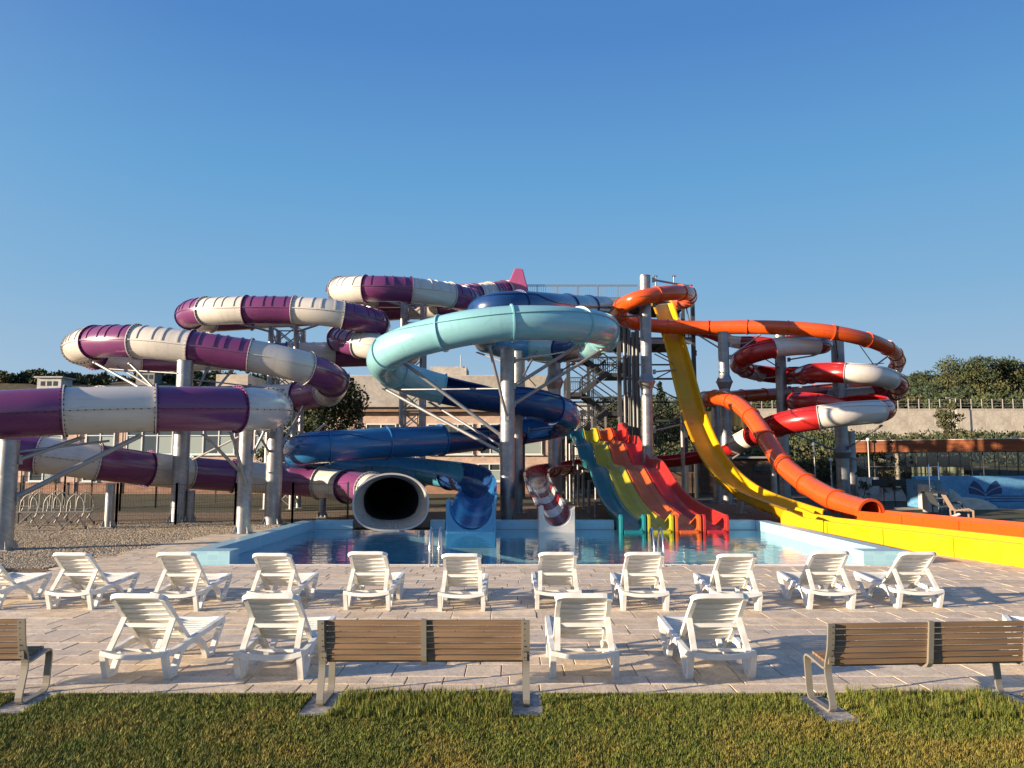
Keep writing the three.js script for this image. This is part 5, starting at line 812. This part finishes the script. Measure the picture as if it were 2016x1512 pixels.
// ---------------------------------------------------------------- second pool with blue wall and book emblem
{
  const Z = 43, x0 = PX(1801, Z), x1 = PX(2250, Z), h = PY(937, Z); const g = thing('blue_wall', 'blue tiled pool wall with a navy open book emblem', 'wall'); const bm = stucco(.12, .33, .55, .6);
  part(g, 'wall_face', boxG(x1 - x0, h, .4, (x0 + x1) / 2, h / 2, -Z - .2), bm); part(g, 'wall_face', boxG(.4, h * .9, 3.5, x0 - .2, h * .45, -Z + 1.5), bm);
  const nm = std(C(.012, .03, .1), .5), c = P(1940, 972, Z); const petal = (pts, n) => { const s = new THREE.Shape(); pts.forEach(([k, ...a], i) => k === 'm' ? s.moveTo(...a) : k === 'l' ? s.lineTo(...a) : s.quadraticCurveTo(...a)); const e = new THREE.ExtrudeGeometry(s, { depth: .015, bevelEnabled: false }); e.translate(c.x, c.y, -Z + .005); part(g, n, e, nm); };
  for (const s of [-1, 1]) { petal([['m', 0, 0], ['q', s * .28, .62, s * .62, .72], ['l', s * .86, .42], ['q', s * .4, .34, s * .04, 0]], 'emblem_page'); petal([['m', s * .06, -.06], ['q', s * .4, .26, s * .92, .34], ['l', s * .9, 0], ['q', s * .4, -.02, s * .03, -.16]], 'emblem_page'); }
  petal([['m', -.1, -.3], ['q', .1, -.22, .3, -.36], ['l', .3, -.38], ['q', .1, -.27, -.1, -.33]], 'emblem_wave');
  for (let i = 0; i < 3; i++) part(g, 'painted_stripe', boxG(x1 - c.x - .2, .05, .012, (x1 + c.x) / 2 + .1, h * .34 - i * .14, -Z + .007), nm);
  const pw = struct('second_pool_water', sheet([[x0 + 3.4, -Z + .1], [x1, -Z + .1], [x1, -Z + 6], [x0 + 5, -Z + 4.5]], -.002), std(C(.03, .16, .32), .08), 'water of the second pool', 'water');
  const rm = stucco(.5, .55, .52, .5); const rk = thing('slide_ramp', 'pale rounded ramp with ladder in front of the blue wall', 'ramp');
  const rs = new THREE.Shape(); rs.moveTo(0, 0); rs.lineTo(0, 1.45); rs.lineTo(.9, 1.4); rs.quadraticCurveTo(2.2, 1.3, 3.0, .65); rs.lineTo(4.4, .62); rs.quadraticCurveTo(5.6, .5, 6.6, 0); const eg = new THREE.ExtrudeGeometry(rs, { depth: 1.2, bevelEnabled: true, bevelSize: .08, bevelThickness: .08, bevelSegments: 3 }); eg.scale(.52, .82, 1); eg.translate(PX(1838, 40), 0, -41.6); part(rk, 'ramp_body', eg, rm);
  for (const dx of [0, .5]) part(rk, 'ladder_rail', pipe([V(PX(1834, 40) + dx, 0, -40.2), V(PX(1834, 40) + dx, 1.6, -40.3), V(PX(1838, 40) + dx, 2.35, -40.5), V(PX(1847, 40) + dx, 1.5, -40.9)], .03, 20, 6), MAT.inox); for (let k = 1; k < 6; k++) part(rk, 'ladder_rung', rod(V(PX(1834, 40), k * .27, -40.2), V(PX(1834, 40) + .5, k * .27, -40.2), .02, 6), MAT.inox);
  struct('terrace', sheet([[14.2, -16], [60, -16], [60, -42.5], [PX(1800, 40), -42.5], [PX(1790, 33), -33], [15, -29]], -.016), stucco(.5, .4, .32, .3), 'reddish paved terrace beyond the orange runout', 'terrace');
  struct('lawn', sheet([[PX(1715, 40), -36], [PX(1860, 33), -31.5], [PX(1862, 33), -30], [PX(1700, 31), -30]], -.008), lawnMat);
}
{ // low white walls and planter behind the orange mouth
  const wm = stucco(.6, .58, .55); single('planter_wall', boxG(PX(1728, 52) - PX(1685, 52), 1.5, .3, PX(1706, 52), .72, -52), wm, 'white low wall beside the grey slide posts', 'wall'); single('planter_wall', boxG(PX(1805, 50) - PX(1730, 50), .85, .3, PX(1768, 50), .4, -50), wm, 'long low white wall under the pavilion glass', 'wall');
  single('dark_beam', boxG(PX(1803, 49.5) - PX(1716, 49.5), .42, .25, PX(1760, 49.5), 1.15, -49.5), std(C(.035, .03, .03), .6), 'dark horizontal beam above the long white wall', 'beam');
  const bin = thing('litter_bin', 'grey upright litter bin beside the ramp ladder', 'bin', null, V(PX(1827, 38), 0, -38)); part(bin, 'body', boxG(.5, .9, .5, 0, .45, 0), std(C(.3, .29, .28), .5)); part(bin, 'lid', boxG(.54, .08, .54, 0, .95, 0), MAT.darkSteel); part(bin, 'foot', boxG(.4, .04, .4, 0, .0, 0), MAT.darkSteel);
  // white cover lying on the lawn
  const t = thing('white_sunbed_cover', 'white flat sunbed cover lying on the lawn behind the orange channel', 'cover'); const c = P(1790, 1018, 27.5); part(t, 'panel', bar([V(c.x - .95, .42, c.z), V(c.x + .9, .42, c.z + .2)], V(.1, 0, 1), 1.1, .05), plastic); part(t, 'folded_end', bar([V(c.x + .8, .4, c.z + .7), V(c.x + 1.35, .62, c.z + .75)], V(0, 0, 1), .12, .05), plastic); part(t, 'leg', boxG(1.5, .4, .8, c.x, .2, c.z - .1), std(C(.2, .22, .28), .7));
}
// deck chairs beyond the orange runout
{
  const cm = std(C(.34, .24, .17), .7), dm = std(C(.06, .065, .07), .6);
  const chair = (px, py, m, yaw, label) => { const p = G(px, py); const g = thing('deck_chair', label, 'chair', 'deck chairs by the second pool', p); g.rotation.y = yaw; for (let i = 0; i < 7; i++) part(g, 'back_slat', bar([V(-.3 + i * .1, .42, -.3), V(-.3 + i * .1, 1.05, -.62)], X1, .06, .025), m); for (let i = 0; i < 5; i++) part(g, 'seat_slat', boxG(.68, .03, .1, 0, .42, -.22 + i * .13), m); for (const x of [-.33, .33]) { part(g, 'arm_leg', bar([V(x, 0, -.3), V(x, .42, -.32), V(x, .5, .2), V(x, .42, .36), V(x, 0, .36)], X1, .05, .05), m); } return g; };
  chair(1893, 1025, cm, 1.3, 'brown slatted deck chair standing nearest the orange channel'); chair(1858, 1016, dm, 1.5, 'dark slatted deck chair beside the brown one'); chair(1822, 998, dm, 1.4, 'dark deck chair next to the litter bin'); chair(1803, 996, dm, 1.5, 'dark deck chair in the shade of the blue wall'); chair(1872, 1008, dm, .2, 'dark deck chair turned away behind the brown one');
  const t = thing('small_table', 'small round dark table among the deck chairs', 'table', null, G(1860, 1012)); part(t, 'table_top', new THREE.CylinderGeometry(.35, .35, .03, 20).translate(0, .74, 0), dm); part(t, 'stem', rod(V(0, 0, 0), V(0, .73, 0), .04, 10), dm); part(t, 'foot', new THREE.CylinderGeometry(.22, .24, .03, 20).translate(0, .015, 0), dm);
}
// ---------------------------------------------------------------- mesh fences
function fence(label, pts, h, sp) {
  const g = thing('mesh_fence', label, 'fence', 'dark wire mesh fences'); const m = std(C(.035, .037, .04), .6), wm = std(C(.05, .05, .05), .6);
  for (const [a, b] of poly(pts)) {
    const L = a.distanceTo(b), n = Math.round(L / sp), d = b.clone().sub(a).normalize();
    for (let i = 0; i <= n; i++) { const p = a.clone().lerp(b, i / n); part(g, 'fence_post', boxG(.07, h + .1, .07, p.x, h / 2, p.z), m); }
    for (let i = 0; i < n; i++) { const p = a.clone().lerp(b, i / n), q = a.clone().lerp(b, (i + 1) / n), l = []; const nv = Math.round(p.distanceTo(q) / .1); for (let k = 1; k < nv; k++) { const o = p.clone().lerp(q, k / nv); l.push(rod(V(o.x, .06, o.z), V(o.x, h, o.z), .004, 3)); } for (let k = 0; k < 6; k++) { const y = .08 + (h - .1) * k / 5; l.push(rod(V(p.x, y, p.z), V(q.x, y, q.z), k % 5 ? .005 : .009, 3)); } part(g, 'mesh_panel', M(l), wm); }
  }
}
fence('wire mesh fence running along the gravel behind the short posts', [G(228, 1034), G(-60, 1030)].reverse().concat([G(345, 1033), G(462, 1033), G(575, 1030), G(684, 1026)]), 1.55, 2.4);
fence('farther wire mesh fence in front of the pink building', [V(PX(-40, 40), 0, -40), V(PX(130, 42), 0, -42), V(PX(240, 39), 0, -39), V(PX(520, 52), 0, -52)], 1.7, 2.5);
fence('wire mesh fence behind the yellow slide foot', [V(PX(1300, 50), 0, -50), V(PX(1640, 56), 0, -56)], 1.7, 2.5);
// metal trolleys
{
  const m = std(C(.26, .255, .24), .5, { metalness: .5 });
  const unit = l => { const g = thing('hoop_trolley', l, 'trolley', 'metal hoop trolleys behind the gravel'); for (const x of [-.8, 0, .8]) { part(g, 'hoop', pipe([V(x - .3, .62, 0), V(x - .24, 1.05, 0), V(x, 1.25, 0), V(x + .24, 1.05, 0), V(x + .3, .62, 0), V(x + .1, .25, 0)], .022, 24, 6), m); part(g, 'leg', M([rod(V(x + .12, .62, 0), V(x - .35, .03, .25), .02, 6), rod(V(x - .05, .62, 0), V(x + .3, .03, -.2), .02, 6)]), m); part(g, 'spoke', rod(V(x, .6, 0), V(x, 1.35, 0), .014, 5), m); } part(g, 'long_bar', rod(V(-1.35, .62, 0), V(1.35, .62, 0), .026, 8), m); part(g, 'runner', rod(V(-1.1, .03, .25), V(.45, .03, .25), .02, 6), m); for (const x of [-.5, .3, 1.1]) part(g, 'wheel', new THREE.CylinderGeometry(.06, .06, .04, 12).rotateZ(Math.PI / 2).translate(x, .06, -.2), MAT.bolt); return g; };
  const a = unit('metal hoop trolley at the gravel edge with its runner on the stones'); a.position.copy(G(100, 1043)); a.rotation.y = .08; const b = copyThing(a, 'metal hoop trolley parked behind the first one'); b.position.copy(G(120, 1034)); b.rotation.y = .2; const c = copyThing(a, 'metal hoop trolley parked farthest back by the fence'); c.position.copy(G(70, 1027)); c.rotation.y = .05;
}

tree('added_shade_bush', 'rounded leafy bush added out of view to shade the lawn corner', 'bush', null, -5.2, -1.9, 0, 2.1, 1.05, 6000, .09, [[.04, .07, .02], [.05, .08, .02]], { nb: 40, trunk: .3 });  // unseen bush, added only for the shadow it throws on the grass

renderer.render(scene, camera);
